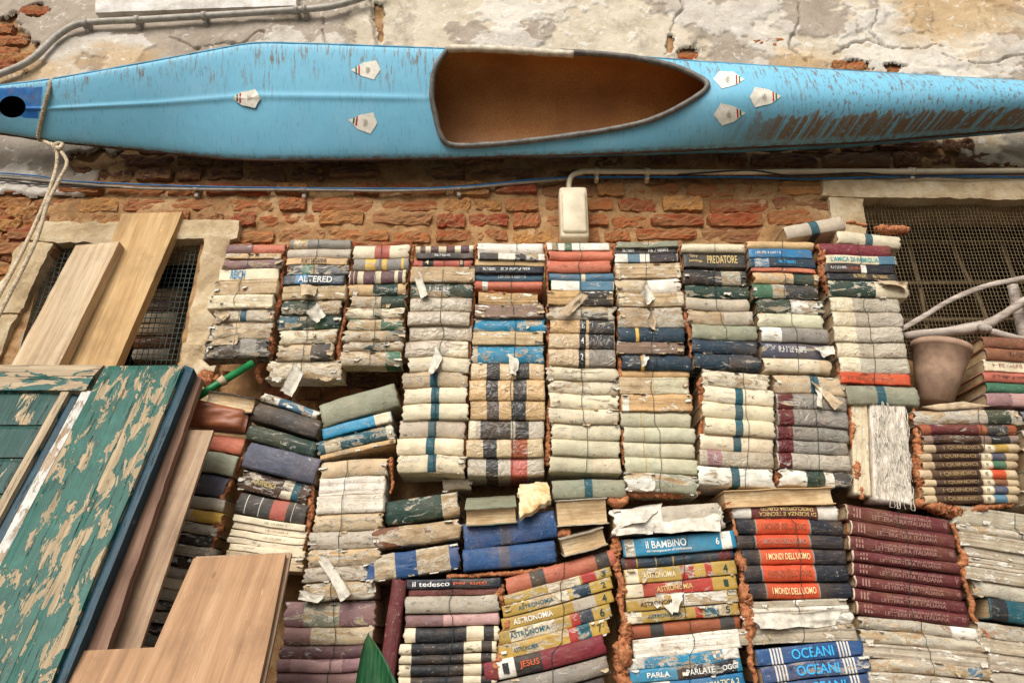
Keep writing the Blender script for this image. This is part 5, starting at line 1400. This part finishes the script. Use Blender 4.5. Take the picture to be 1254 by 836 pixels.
# colour: darker blue bow piece
wearc = np.zeros((len(Dv), 4)); wearc[:, 3] = 0
light, darkb = np.array(L(122, 186, 210)), np.array(L(30, 98, 170))
mb = ((dpx < 52 + (dpy - 100) * -.08) & (dpy < 141 + .1 * dpx) & (dpy > 108 - .03 * dpx)).astype(float)
wearc[:, :3] = light * (1 - mb[:, None]) + darkb * mb[:, None]
UVs = np.stack(np.meshgrid(np.linspace(0, 1, nxb), s, indexing='ij'), -1).reshape(-1, 2)
def mat_boat():
    t = NT("boat_paint")
    at = t.n("ShaderNodeAttribute"); at.attribute_name = "Col"
    ab = t.n("ShaderNodeAttribute"); ab.attribute_name = "along"      # r = along the deck, g = across
    q = t.sep(ab.outputs["Vector"])
    v = t.coord(False)
    n = t.noise(v, 5, 8, 0.65); f = t.noise(v, 60, 6, 0.65)
    c = t.mix(t.mr(n, 0.35, 0.7, 0, 0.30), at.outputs["Color"], L(70, 146, 184))
    c = t.mix(t.mr(n, 0.5, 0.7, 0, 0.4), c, L(156, 202, 216))
    # drips running down from the upper edge
    sv = t.sep(v)
    cmb = t.n("ShaderNodeCombineXYZ"); t.l(sv[0], cmb.inputs[0]); t.l(t.math('MULTIPLY', q[1], 0.045), cmb.inputs[1])
    dr = t.noise(cmb.outputs[0], 105, 4, 0.7)
    ln = t.noise(cmb.outputs[0], 9, 3, 0.6)
    reach = t.mr(ln, 0.38, 0.60, 0.06, 0.62)
    fade = t.mr(q[1], t.math('MULTIPLY', reach, 0.3), reach, 1.0, 0.0)
    brk = t.mr(f, 0.38, 0.6, 0.55, 1.0)
    drip = t.math('MULTIPLY', t.math('MULTIPLY', t.mr(dr, 0.525, 0.59), fade), brk)
    c = t.mix(t.math('MULTIPLY', drip, 0.9), c, L(122, 92, 64))
    long = t.math('MULTIPLY', t.mr(t.noise(cmb.outputs[0], 150, 3, 0.7), 0.57, 0.66, 0, 0.42), t.mr(n, 0.3, 0.6, 0.3, 1.0))
    c = t.mix(long, c, L(66, 112, 136))
    cm2 = t.n('ShaderNodeCombineXYZ'); t.l(sv[0], cm2.inputs[0]); t.l(t.math('MULTIPLY', q[1], 0.16), cm2.inputs[1])
    # dashed scuffs on the after deck
    after = t.mr(q[0], 0.66, 0.74)
    dash = t.math('MULTIPLY', t.mr(dr, 0.50, 0.55), t.mr(t.noise(cm2.outputs[0], 90, 3, 0.6), 0.47, 0.55))
    c = t.mix(t.math('MULTIPLY', t.math('MULTIPLY', dash, after), 0.75), c, L(112, 92, 86))
    # brown scrapes along the lower gunwale of the after deck
    sk = t.n("ShaderNodeCombineXYZ"); t.l(t.math('ADD', sv[0], t.math('MULTIPLY', q[1], 0.12)), sk.inputs[0])
    st = t.noise(sk.outputs[0], 34, 3, 0.75)
    lo = t.math('MULTIPLY', t.mr(q[1], t.mr(t.noise(sk.outputs[0], 21, 3), 0.3, 0.7, 0.80, 0.60), t.mr(t.noise(sk.outputs[0], 21, 3), 0.3, 0.7, 0.82, 0.63)), t.mr(q[1], 0.93, 0.97, 1, 0))
    scr = t.math('MULTIPLY', t.math('MULTIPLY', t.mr(st, 0.42, 0.50), lo), t.math('MULTIPLY', t.mr(q[0], 0.655, 0.70), t.mr(f, 0.30, 0.45)))
    c = t.mix(t.math('MULTIPLY', scr, 0.92), c, L(122, 92, 52))
    # scuffed lower edge
    ed = t.math('MULTIPLY', t.mr(q[1], 0.95, 0.995), t.mr(t.noise(v, 40, 6, 0.7), 0.46, 0.56))
    c = t.mix(t.math('MULTIPLY', ed, 0.8), c, L(110, 84, 58))
    sp = t.mr(t.noise(v, 90, 5, 0.7), 0.70, 0.73, 0, 0.7)
    c = t.mix(sp, c, L(80, 66, 56))
    h = t.math('ADD', t.math('MULTIPLY', n, 0.8), t.math('MULTIPLY', scr, -0.4))
    h = t.math('ADD', h, t.math('MULTIPLY', f, 0.15))
    return t.fin(c, t.mr(f, 0.3, 0.7, 0.45, 0.65), t.bump(h, 0.35, 0.006))
M_BOAT = mat_boat()
M_HULL = mat_plain("boat_hull_paint", L(84, 150, 180), 0.5, 0, 0.3, 12)
def mat_inside():
    t = NT("varnished_boat_inside"); v = t.coord(False)
    n = t.noise(v, 4, 6, 0.6); w = t.noise(t.vscale(v, (1, 1, 1)), 170, 3, 0.5)
    c = t.ramp(n, [(0.3, L(146, 96, 48)), (0.5, L(176, 122, 64)), (0.7, L(196, 146, 84))])
    c = t.mix(t.mr(w, 0.4, 0.62, 0, 0.45), c, L(140, 84, 38))
    return t.fin(c, 0.5, t.bump(w, 0.5, 0.002))
M_INSIDE = mat_inside()
used = np.zeros(len(Dv), bool); used[DF[keep].ravel()] = True
idx = np.cumsum(used) - 1
deck = mobj("deck", Dv[used] - BL, idx[DF[keep]], M_BOAT, boat, col=wearc[used])
aa = deck.data.attributes.new("along", 'FLOAT_VECTOR', 'POINT')
w3 = np.zeros((used.sum(), 3), np.float32); w3[:, :2] = UVs[used]
aa.data.foreach_set("vector", w3.ravel())
mobj("hull", HULL.reshape(-1, 3) - BL, grid_faces(nxb, 30), M_HULL, boat)
i0, i1 = np.searchsorted(pxs, 500), np.searchsorted(pxs, 905)
inner = hull(.03, .96)[i0:i1]
deck_in = (DECK - nrm[:, None] * .006)[i0:i1].reshape(-1, 3)
mobj("cockpit_lining", inner.reshape(-1, 3) - BL, grid_faces(i1 - i0, 30), M_INSIDE, boat)
kf = grid_faces(i1 - i0, nsb); ipx, ipy = project(deck_in)
kf = kf[~inpoly(ipx[kf].mean(1), ipy[kf].mean(1), COCKS)]
mobj("deck_underside", deck_in - BL, kf, M_INSIDE, boat)
ib = np.searchsorted(pxs, 70)
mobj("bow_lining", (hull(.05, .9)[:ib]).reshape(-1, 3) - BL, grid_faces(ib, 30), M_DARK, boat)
CO = Vector((0, 0, CAMZ))
def on_deck(px, py, lift=0.0):
    d = Vector(ray(px, py)).normalized()
    hit, nn, i, dist = bvh.ray_cast(CO, d)
    if hit is None: return P(px, py, 1.85)
    if nn.y > 0: nn = -nn
    return hit + nn * lift
rim = [on_deck(x, y, .004) for x, y in COCKS[:-1]]
# gunwale rail edges
dark_n = [i for i, (x, y) in enumerate(COCKS[:-1])]
v, f = tube(rim, .0095, 8, sx=1.1, rough=.12, seed=8, fr=30, closed=True)
rimo = mobj("coaming", v - BL, f, M_RUBBER, boat)
wt = [on_deck(x, y, .010) for x, y in [(549, 62.5), (600, 63.5), (650, 66), (702, 69.5)]]
v, f = tube(smooth_path(wt, 10), .0125, 8, rough=.25, seed=9, fr=30)
mobj("worn_rim_strip", v - BL, f, M_RIMW, boat)
v, f = tube([G1[i] for i in range(0, nxb, 3)], .0045, 6, rough=.3, seed=4)
mobj("gunwale_strip", v - BL, f, M_IRON, boat)
v, f = tube([G0[i] for i in range(0, nxb, 3)], .004, 6, rough=.3, seed=5)
mobj("gunwale_strip", v - BL, f, M_HULL, boat)
# seat bracket inside the cockpit
c0 = hull(.05, .93)[np.searchsorted(pxs, 672), 8]
vs, fs = rbox(.055, .03, .022, .003)
mobj("seat_bracket", [Vector(tuple(c0 - BL)) + q for q in vs], fs, M_PIPE, boat, smooth=False)
def decal(name, poly, mat, parent, lift):
    pts = [on_deck(x, y, lift) for x, y in poly]
    c = sum(pts, Vector()) / len(pts)
    cxp = sum(p[0] for p in poly) / len(poly); cyp = sum(p[1] for p in poly) / len(poly)
    cpt = on_deck(cxp, cyp, lift)
    V = [cpt] + pts; n = len(pts)
    return mobj(name, [q - Vector(tuple(BL)) for q in V], [[0, 1 + i, 1 + (i + 1) % n] for i in range(n)], mat, parent, smooth=False)
STK = [([(285, 120.5), (296, 114), (313, 110), (320, 121), (313, 133), (296, 129)], 1), ([(430, 86.4), (445, 77), (461, 74.3), (466, 85.4), (458, 98), (444, 93.8)], 1), ([(427, 147), (442, 140.7), (457, 138), (462, 151), (454, 164), (439, 159)], 1),
       ([(911.7, 97.8), (901, 104.5), (884, 109), (873.5, 97), (881, 87.7), (897.6, 88.7)], -1), ([(956.6, 118), (944.5, 127), (924.4, 131.6), (918, 119), (924.4, 107), (941, 110)], -1), ([(913, 138), (899, 149), (884, 154), (874, 140.7), (882.6, 126.6), (897.6, 130)], -1)]
for poly, sg in STK:
    fine = []
    rs = random.Random(int(poly[0][0]))
    for i in range(6):
        a, b = poly[i], poly[(i + 1) % 6]
        for k in range(6):
            fine.append((a[0] + (b[0] - a[0]) * k / 6 + rs.uniform(-.3, .3), a[1] + (b[1] - a[1]) * k / 6 + rs.uniform(-.3, .3)))
    st = decal("shield_sticker", fine, M_STICK, boat, .0016 if fine[0][0] > 300 else .0055)
    tip = Vector(poly[0]); back = (Vector(poly[2]) + Vector(poly[4])) / 2 if sg > 0 else (Vector(poly[2]) + Vector(poly[4])) / 2
    axv = (back - tip).normalized(); pe = Vector((-axv.y, axv.x))
    for mat, dd in ((M_RED, 10.0), (M_GRN, 6.4)):
        h = dd * .52
        q = [tip + axv * (dd - 1) + pe * h, tip + axv * (dd + .9) + pe * (h + .6), tip + axv * (dd + .9) - pe * (h + .6), tip + axv * (dd - 1) - pe * h]
        decal("stripe", [(p.x, p.y) for p in q], mat, st, .0026 if poly[0][0] > 300 else .0068)
    cc = tip + axv * 21
    parts = []
    for k, (ox, oy) in enumerate(((-2.6, -1), (0, -1), (2.6, -1), (-1.3, 1.0), (1.3, 1.0))):
        p0 = cc + pe * ox + axv * oy
        ring = [on_deck(p0.x + 1.3 * math.cos(a), p0.y + 1.3 * math.sin(a), .003) for a in np.linspace(0, 2 * math.pi, 12, endpoint=False)]
        if poly[0][0] < 300: ring = [r_ + Vector((0, -.004, 0)) for r_ in ring]
        parts.append(tube(ring, .0006, 4, closed=True))
    v, f = merge(parts)
    mobj("ring_emblem", v - BL, f, M_PIPE, st)

# rope round the bow with two hanging strands
rp = [(66, 96), (61, 112), (56, 130), (51, 150), (48, 168)]
loop = [on_deck(x, y, .006) for x, y in rp]
loop = [Vector(tuple(G0[np.searchsorted(pxs, 70)])) + Vector((0, .06, .02))] + loop + [Vector(tuple(G1[np.searchsorted(pxs, 50)])) + Vector((.01, -.004, -.008)), P(66, 178, 1.93), P(74, 176, 2.0)]
rope = thing("hanging_rope", "pale rope tied round the bow of the boat with two strands hanging", "rope", P(68, 180, 1.93))
RL = np.array(tuple(rope.location))
def ropestrand(path, r, nm):
    pts = smooth_path(path, 14)
    parts = []
    p = np.array([tuple(q) for q in pts]); m = len(p)
    tg = np.gradient(p, axis=0); tg /= np.linalg.norm(tg, axis=1)[:, None]
    ln = np.concatenate([[0], np.cumsum(np.linalg.norm(np.diff(p, axis=0), axis=1))])
    nn = max(40, int(ln[-1] / .004)); t = np.linspace(0, ln[-1], nn)
    p = np.stack([np.interp(t, ln, p[:, i]) for i in range(3)], 1)
    tg = np.gradient(p, axis=0); tg /= np.linalg.norm(tg, axis=1)[:, None]
    ref = np.array((0, -1.0, 0.05)); a = ref - tg * (tg @ ref)[:, None]; a /= np.linalg.norm(a, axis=1)[:, None]; b = np.cross(tg, a)
    for k in range(3):
        an = t / .022 * 2 * math.pi + k * 2.094
        parts.append(tube(p + r * .5 * (np.cos(an)[:, None] * a + np.sin(an)[:, None] * b), r * .62, 6))
    v, f = merge(parts)
    mobj(nm, v - RL, f, M_ROPE, rope)
ropestrand(loop, .0062, "loop")
ropestrand([P(62, 176, 1.93), P(72, 182, 1.90), P(76, 176, 1.92), P(66, 178, 1.90), P(70, 188, 1.91)], .007, "knot")
ropestrand([P(70, 184, 1.91), P(69, 205, 1.90), P(58, 240, 1.87), P(36, 290, 1.84), P(8, 345, 1.8), (P(-40, 430, 1.76))], .0058, "strand")
ropestrand([P(74, 184, 1.91), P(82, 200, 1.90), P(70, 225, 1.88), P(58, 250, 1.86), P(44, 295, 1.83), P(12, 360, 1.8), P(-30, 440, 1.76)], .0058, "strand")

# ================================================================== conduits, cables, lamp
def run(name, pts, Y, r, mat, label, cat, per=10, clips=(), **k):
    v, f = tube(smooth_path([P(x, y, Y) for x, y in pts], per), r, 8, rough=.05, seed=3, fr=20)
    if clips:
        e = thing(name, label, cat, centre(v))
        mobj("tube", v - np.array(tuple(e.location)), f, mat, e)
        for x, y in clips:
            c = P(x, y, Y); cv, cf = tube([c + Vector((-.008, 0, 0)), c + Vector((.008, 0, 0))], r * 1.35, 10)
            mobj("clip", cv - np.array(tuple(e.location)), cf, mat, e)
            cv, cf = rbox(.014, .03, .05, .003)
            mobj("clip_foot", [q + c + Vector((0, .022, 0)) - e.location for q in cv], cf, mat, e, smooth=False)
        return e
    o = wobj(name, v, f, mat); tag(o, label, cat); return o
run("conduit", [(-60, 100), (-20, 95), (10, 87), (40, 72), (68, 46), (92, 31), (120, 27), (180, 24), (260, 19), (360, 12.5), (400, 9), (430, 2), (470, -12)], WY - .055, .0125, M_PIPE, "grey plastic conduit curving over the plaster at upper left", "pipe", 10, [(105, 29.5), (168, 24.5), (250, 19.7), (363, 12.3), (373, 11.6)])
run("cable", [(-40, 218), (0, 217), (80, 224), (160, 230), (240, 232), (400, 233), (480, 234), (560, 231), (640, 224), (700, 219)], WY - .03, .0052, M_GREYC, "grey cable along the bricks left of the wall lamp", "cable", 10, [(240, 232), (372, 233), (562, 231)])
run("black_cable", [(-40, 222), (0, 221), (80, 228), (240, 230), (480, 231), (560, 228), (690, 217)], WY - .032, .0028, M_BLACKC, "thin black cable below the boat running to the wall lamp", "cable")
run("blue_cable", [(-40, 211), (0, 212), (50, 216), (90, 222), (250, 228.5), (460, 231), (560, 229), (640, 221), (690, 217.5), (720, 217)], WY - .034, .0026, M_BLUEC, "thin blue cable from the left edge to the wall lamp", "cable")
run("conduit", [(697, 236), (697, 224), (701, 215), (712, 211), (730, 210), (900, 211), (1000, 210), (1120, 210), (1270, 209), (1400, 209)], WY - .05, .0095, M_CREAMP, "cream conduit bending right from the wall lamp below the boat", "pipe", 10, [(731, 210.3), (793, 210.6), (1118, 210)])
run("blue_cable", [(720, 217), (900, 217), (990, 219), (1120, 216), (1270, 217), (1400, 217)], WY - .04, .003, M_BLUEC, "thin blue cable under the cream conduit at right", "cable")
run("black_cable", [(830, 214), (916, 209), (970, 215), (1050, 212), (1110, 215), (1270, 213), (1400, 214)], WY - .058, .003, M_BLACKC, "thin black cable lashed along the cream conduit at right", "cable")
lamp = thing("wall_lamp", "aged cream plastic box lamp on the bricks above the sixth column", "lamp", P(700, 296, WY - .06))
pa, pb, pc_ = P(684, 234, WY - .06), P(718, 234, WY - .06), P(700, 296, WY - .06)
vs, fs = rbox(pb.x - pa.x, .07, (pa.z - pc_.z), .012, 3)
mid = Vector(((pa.x + pb.x) / 2, WY - .055, (pa.z + pc_.z) / 2))
mobj("body", [q + mid - lamp.location for q in vs], fs, M_CREAMP, lamp)
vs, fs = rbox((pb.x - pa.x) * .86, .03, (pa.z - pc_.z) * .80, .010, 3)
mobj("cover", [q + mid + Vector((0, -.030, -.006)) - lamp.location for q in vs], fs, M_CREAMP, lamp)
cv, cf = tube([Vector((P(697, 234, WY - .05).x, WY - .05, pa.z - .004)), Vector((P(697, 234, WY - .05).x, WY - .05, pa.z + .014))], .014, 12)
mobj("gland", cv - np.array(tuple(lamp.location)), cf, M_CREAMP, lamp)
# stone sill of the window above
sl = [P(118, 22, 1.99), P(362, 11, 1.99)]
sill = slab("window_sill_stone", [(118, -30), (366, -40), (362, 6), (116, 15)], wall(2.045), .05, M_MARBLE, None, 0, .003, .004, (26, 8), 'u', 3)
tag(sill, "pale worn stone sill at the top edge above the conduit", "sill")

# ================================================================== boards, shutter, plywood
lp = Lean(300, 2.03, 445, 1.975)
pl = slab("plank", [(92, 300), (146, 295), (50, 490), (-10, 490)], lp, .04, M_PINE, None, 0.03, .0012, .0015, (30, 7), 'v', 3)
tag(pl, "shorter pale pine plank leaning across the left window", "plank", "planks leaning on the left window")
pl = slab("plank", [(149, 261), (223, 259), (122, 492), (55, 492)], Lean(261, 2.045, 445, 1.985), .036, M_BOARD, None, -.006, .0012, .0015, (34, 7), 'v', 4)
tag(pl, "taller yellowish plank leaning behind the pine plank at the left window", "plank", "planks leaning on the left window")
SL = Lean(447, 1.80, 836, 1.52)
sh = thing("door_shutter", "old wooden shutter with peeling green paint leaning at lower left", "shutter", SL.at(-20, 900))
# lines of the shutter, each as (x at y=447, x at y=950)
def xs_at(l, y): return l[0] + (l[1] - l[0]) * (y - 447) / (950 - 447)
E0 = (224, 14); E1 = (186, -45); E2 = (128, -135); E3 = (116, -152); E4 = (102, -175); E5 = (92, -190); E6 = (-90, -420)
def strip(nm, la, lb, ya, yb, off, mat, th=.03, amp=.001, seed=0, edge=.0015, n=(60, 7)):
    return slab(nm, [(xs_at(la, ya), ya), (xs_at(lb, ya), ya), (xs_at(lb, yb), yb), (xs_at(la, yb), yb)], SL, th, mat, sh, off, amp, edge, n, 'v', seed)
strip("stile_board", E1, E0, 447, 950, .000, M_PAINT, .042, .0012, 1)
strip("stile_board", E2, (185.6, -46), 447, 950, -.0016, M_PAINT, .040, .0012, 2)
strip("stile_moulding", E3, (127.6, -136), 478, 950, -.006, M_WHITEP, .034, .001, 3, n=(50, 3))
strip("groove_strip", E4, (115.6, -153), 478, 950, -.020, M_TEALEDGE, .02, .001, 4, n=(50, 3))
strip("inner_moulding", E5, (101.6, -176), 478, 950, -.005, M_PAINT3, .034, .001, 5, n=(50, 3))
for k, (ya, yb) in enumerate(((478, 520), (521, 560), (561, 604), (605, 680))):
    strip("panel_board", E6, (91.6, -191), ya, yb - .8, -.016 - .001 * (k % 2), M_PAINT2, .02, .001, 10 + k, n=(10, 20))
slab("top_rail", [(-100, 446), (127, 446), (114, 459), (-100, 461)], SL, .042, M_PAINT3, sh, .001, .001, .0015, (30, 5), 'u', 21)
slab("top_rail", [(-100, 461.5), (114, 459.5), (104, 477), (-110, 477)], SL, .042, M_PAINT3, sh, -.0005, .001, .0015, (30, 5), 'u', 22)
SLE = 0.0
slab("edge_board", [(225.5, 446), (237, 450), (52, 900), (38, 900)], SL, .030, M_TEALEDGE, sh, -.012, .001, .001, (50, 3), 'v', 23)
bb = slab("bare_board", [(222, 452), (247, 462), (84, 925), (36, 925)], SL, .022, M_REDW, None, -.046, .0012, .003, (50, 4), 'v', 24)
tag(bb, "reddish bare wooden board behind the edge of the green shutter", "board")
cb = slab("board", [(217, 525), (261, 526), (130, 915), (30, 915)], Lean(525, 1.82, 790, 1.64), .012, M_GREYW, None, 0, .0008, .001, (40, 6), 'v', 25)
tag(cb, "weathered brown board leaning between the shutter and the hidden books", "board")
PLN = Lean(677, 1.70, 836, 1.56)
p1 = poly_slab("plywood_sheet", [(237, 683), (350, 677), (330, 780), (302, 905), (36, 905), (82, 797), (189, 792)], PLN, .010, M_PLY, None, .012, (0, 6))
tag(p1, "front L-shaped plywood sheet at lower left", "plywood", "plywood sheets at lower left")
p2 = poly_slab("plywood_sheet", [(240, 681), (357, 676), (336, 780), (309, 905), (200, 905)], PLN, .010, M_GREYW, None, -.004, (0, 4))
tag(p2, "rear plywood sheet showing past the right edge of the L-shaped one", "plywood", "plywood sheets at lower left")

# green tube, leather bag, leaf plant, pot, chair
v, f = tube([P(232, 492, BY - .02), P(262, 473, BY - .01), P(310, 444, BY + .01)], .0108, 16)
hose = thing("green_tube", "short bright green plastic tube beside the leather bag", "tube", centre(v))
mobj("tube", v - np.array(tuple(hose.location)), f, M_HOSE, hose)
q0, q1 = P(305.5, 446.8, BY + .0085), P(310.8, 443.6, BY + .0101)
v, f = tube([q0, q1 + (q1 - q0) * .05], .008, 16); mobj("bore", v - np.array(tuple(hose.location)), f, M_DARK, hose)
v, f = tube([P(268, 469.5, BY - .008), P(276, 464.6, BY - .005)], .0145, 12, rough=.5, seed=2); mobj("paper_scrap", v - np.array(tuple(hose.location)), f, M_PAPERB, hose)
A, B, C, D = [np.array(tuple(P(x, y, BY + .0))) for x, y in ((233, 487), (306, 503), (300, 529), (222, 522))]
n = 26
u, w = np.meshgrid(np.linspace(0, 1, n), np.linspace(0, 1, n), indexing='ij')
V = A * ((1 - u) * (1 - w))[..., None] + B * (u * (1 - w))[..., None] + C * (u * w)[..., None] + D * ((1 - u) * w)[..., None]
pil = np.clip((1 - (2 * u - 1) ** 6) * (1 - (2 * w - 1) ** 4), 0, 1) ** .5
fold = .006 * fbm(u * 4 + w * 3, w * 2 - u, 0, 4, 12)
Vf = V.copy(); Vf[..., 1] -= .022 * pil + fold * pil
Vb = V.copy(); Vb[..., 1] += .02 + .05 * pil
VV = np.concatenate([Vf.reshape(-1, 3), Vb.reshape(-1, 3)]); N = n * n
bd = [i * n for i in range(n)] + [(n - 1) * n + j for j in range(1, n)] + [i * n + n - 1 for i in range(n - 2, -1, -1)] + [j for j in range(n - 2, 0, -1)]
FF = grid_faces(n, n).tolist() + grid_faces(n, n, N, True).tolist() + [[bd[k], bd[(k + 1) % len(bd)], bd[(k + 1) % len(bd)] + N, bd[k] + N] for k in range(len(bd))]
tag(wobj("leather_bag", VV, FF, M_BAG), "soft brown leather bag lying above the half hidden narrow stack", "bag")

plant = thing("potted_plant", "dark green pointed leaf rising at the bottom edge", "plant", Vector((P(470, 836, 1.62).x, 1.62, LEDGE_Z)))
def leaf(cpts, wid, seed, nm="leaf"):
    pts = smooth_path(cpts, 8); m = len(pts); V = []
    for i, p in enumerate(pts):
        t = i / (m - 1); hw = wid * math.sin(min(1.0, t * .75 + .25) * math.pi) ** .8 if t < .999 else .0004
        for k in range(9):
            a = (k - 4) / 4
            V.append(p + Vector((a * hw, -abs(a) ** 1.5 * hw * .35 + .004, .004 * math.sin(t * 9 + a))))
    V = np.array([tuple(q) for q in V]); B = V.copy(); B[:, 1] += .0012
    N = len(V)
    F = grid_faces(m, 9).tolist() + grid_faces(m, 9, N, True).tolist()
    F += [[i * 9, (i + 1) * 9, (i + 1) * 9 + N, i * 9 + N] for i in range(m - 1)] + [[i * 9 + 8, (i + 1) * 9 + 8, (i + 1) * 9 + 8 + N, i * 9 + 8 + N] for i in range(m - 1)]
    mobj(nm, np.concatenate([V, B]) - np.array(tuple(plant.location)), F, M_LEAF, plant)
leaf([P(476, 925, 1.62), P(470, 890, 1.62), P(462, 840, 1.62), P(451, 776, 1.62)], .058, 1)
px0 = plant.location
v, f = tube([px0 + Vector((0, 0, .045)), P(476, 915, 1.62)], .006, 8); mobj("stem", v - np.array(tuple(px0)), f, M_LEAF, plant)
def lathe(prof, n=28):
    V, F = [], []
    for r, z in prof:
        for k in range(n):
            a = 2 * math.pi * k / n; V.append((r * math.cos(a), r * math.sin(a), z))
    for i in range(len(prof) - 1):
        for k in range(n): F.append([i * n + k, i * n + (k + 1) % n, (i + 1) * n + (k + 1) % n, (i + 1) * n + k])
    F.append(list(range(n - 1, -1, -1))); F.append([(len(prof) - 1) * n + k for k in range(n)])
    return V, F
v, f = lathe([(.045, 0), (.058, .05), (.062, .052), (.062, .06), (.055, .06), (.053, .045)])
mobj("flower_pot", v, f, M_POT, plant)

# pot at right
b0, t0 = P(1145, 493, BY + .06), P(1153, 424, BY + .04)
ph = (t0 - b0).length
rt = abs(P(1186, 424, BY + .04).x - P(1120, 424, BY + .04).x) / 2; rbm = rt * .56
pot = thing("flower_pot", "empty taupe plastic flower pot between the right column and short stack", "pot", b0)
pot.rotation_euler = (t0 - b0).to_track_quat('Z', 'Y').to_euler()
v, f = lathe([(rbm, 0), (rbm + (rt - rbm) * .5, ph * .5), (rt * .965, ph * .90), (rt, ph * .905), (rt * 1.01, ph), (rt * .95, ph), (rt * .9, ph * .8), (rbm * .8, ph * .08)], 40)
mobj("body", v, f, M_POT, pot)
# ledge paper and shelf under it
shelf = slab("yellowed_paper", [(1130, 497), (1180, 491), (1214, 497), (1150, 502)], wall(BY + .0), .012, M_PAPERB, None, 0, .001, .002, (14, 5), 'u', 2)
tag(shelf, "yellowed loose paper sheets between the pot and the banded stack", "paper")

chair = thing("bentwood_chair", "broken weathered bentwood chair frame in front of the right window", "chair", P(1200, 415, 1.98))
CL = np.array(tuple(chair.location))
def member(nm, pts, r, sx=1.0, per=10, seed=0, Y=1.97, rough=.08):
    v, f = tube(smooth_path([P(*p) if len(p) == 3 else P(p[0], p[1], Y) for p in pts], per), r, 10, sx=sx, rough=rough, seed=seed, fr=25)
    mobj(nm, v - CL, f, M_DRIFT, chair)
member("curved_slat", [(1104, 403), (1130, 388), (1165, 367), (1205, 351), (1240, 343), (1280, 336), (1340, 330)], .0085, .55, seed=1)
member("arm", [(1108, 411), (1140, 408), (1175, 404), (1203, 399)], [.011, .016, .017, .019], 1, seed=2, rough=.25)
member("arm", [(1204, 399), (1225, 388), (1254, 369), (1300, 345)], [.017, .014, .013, .013], 1, seed=3, rough=.15)
member("knot_joint", [(1200, 402), (1206, 401), (1213, 402)], [.012, .016, .011], 1, seed=4, Y=1.945, rough=.6)
member("back_post", [(1240, 350), (1246, 380), (1254, 415), (1262, 445)], .016, 1, seed=5, Y=2.03)
member("lower_rail", [(1212, 406), (1254, 416), (1300, 424)], .011, 1, seed=6, rough=.2)
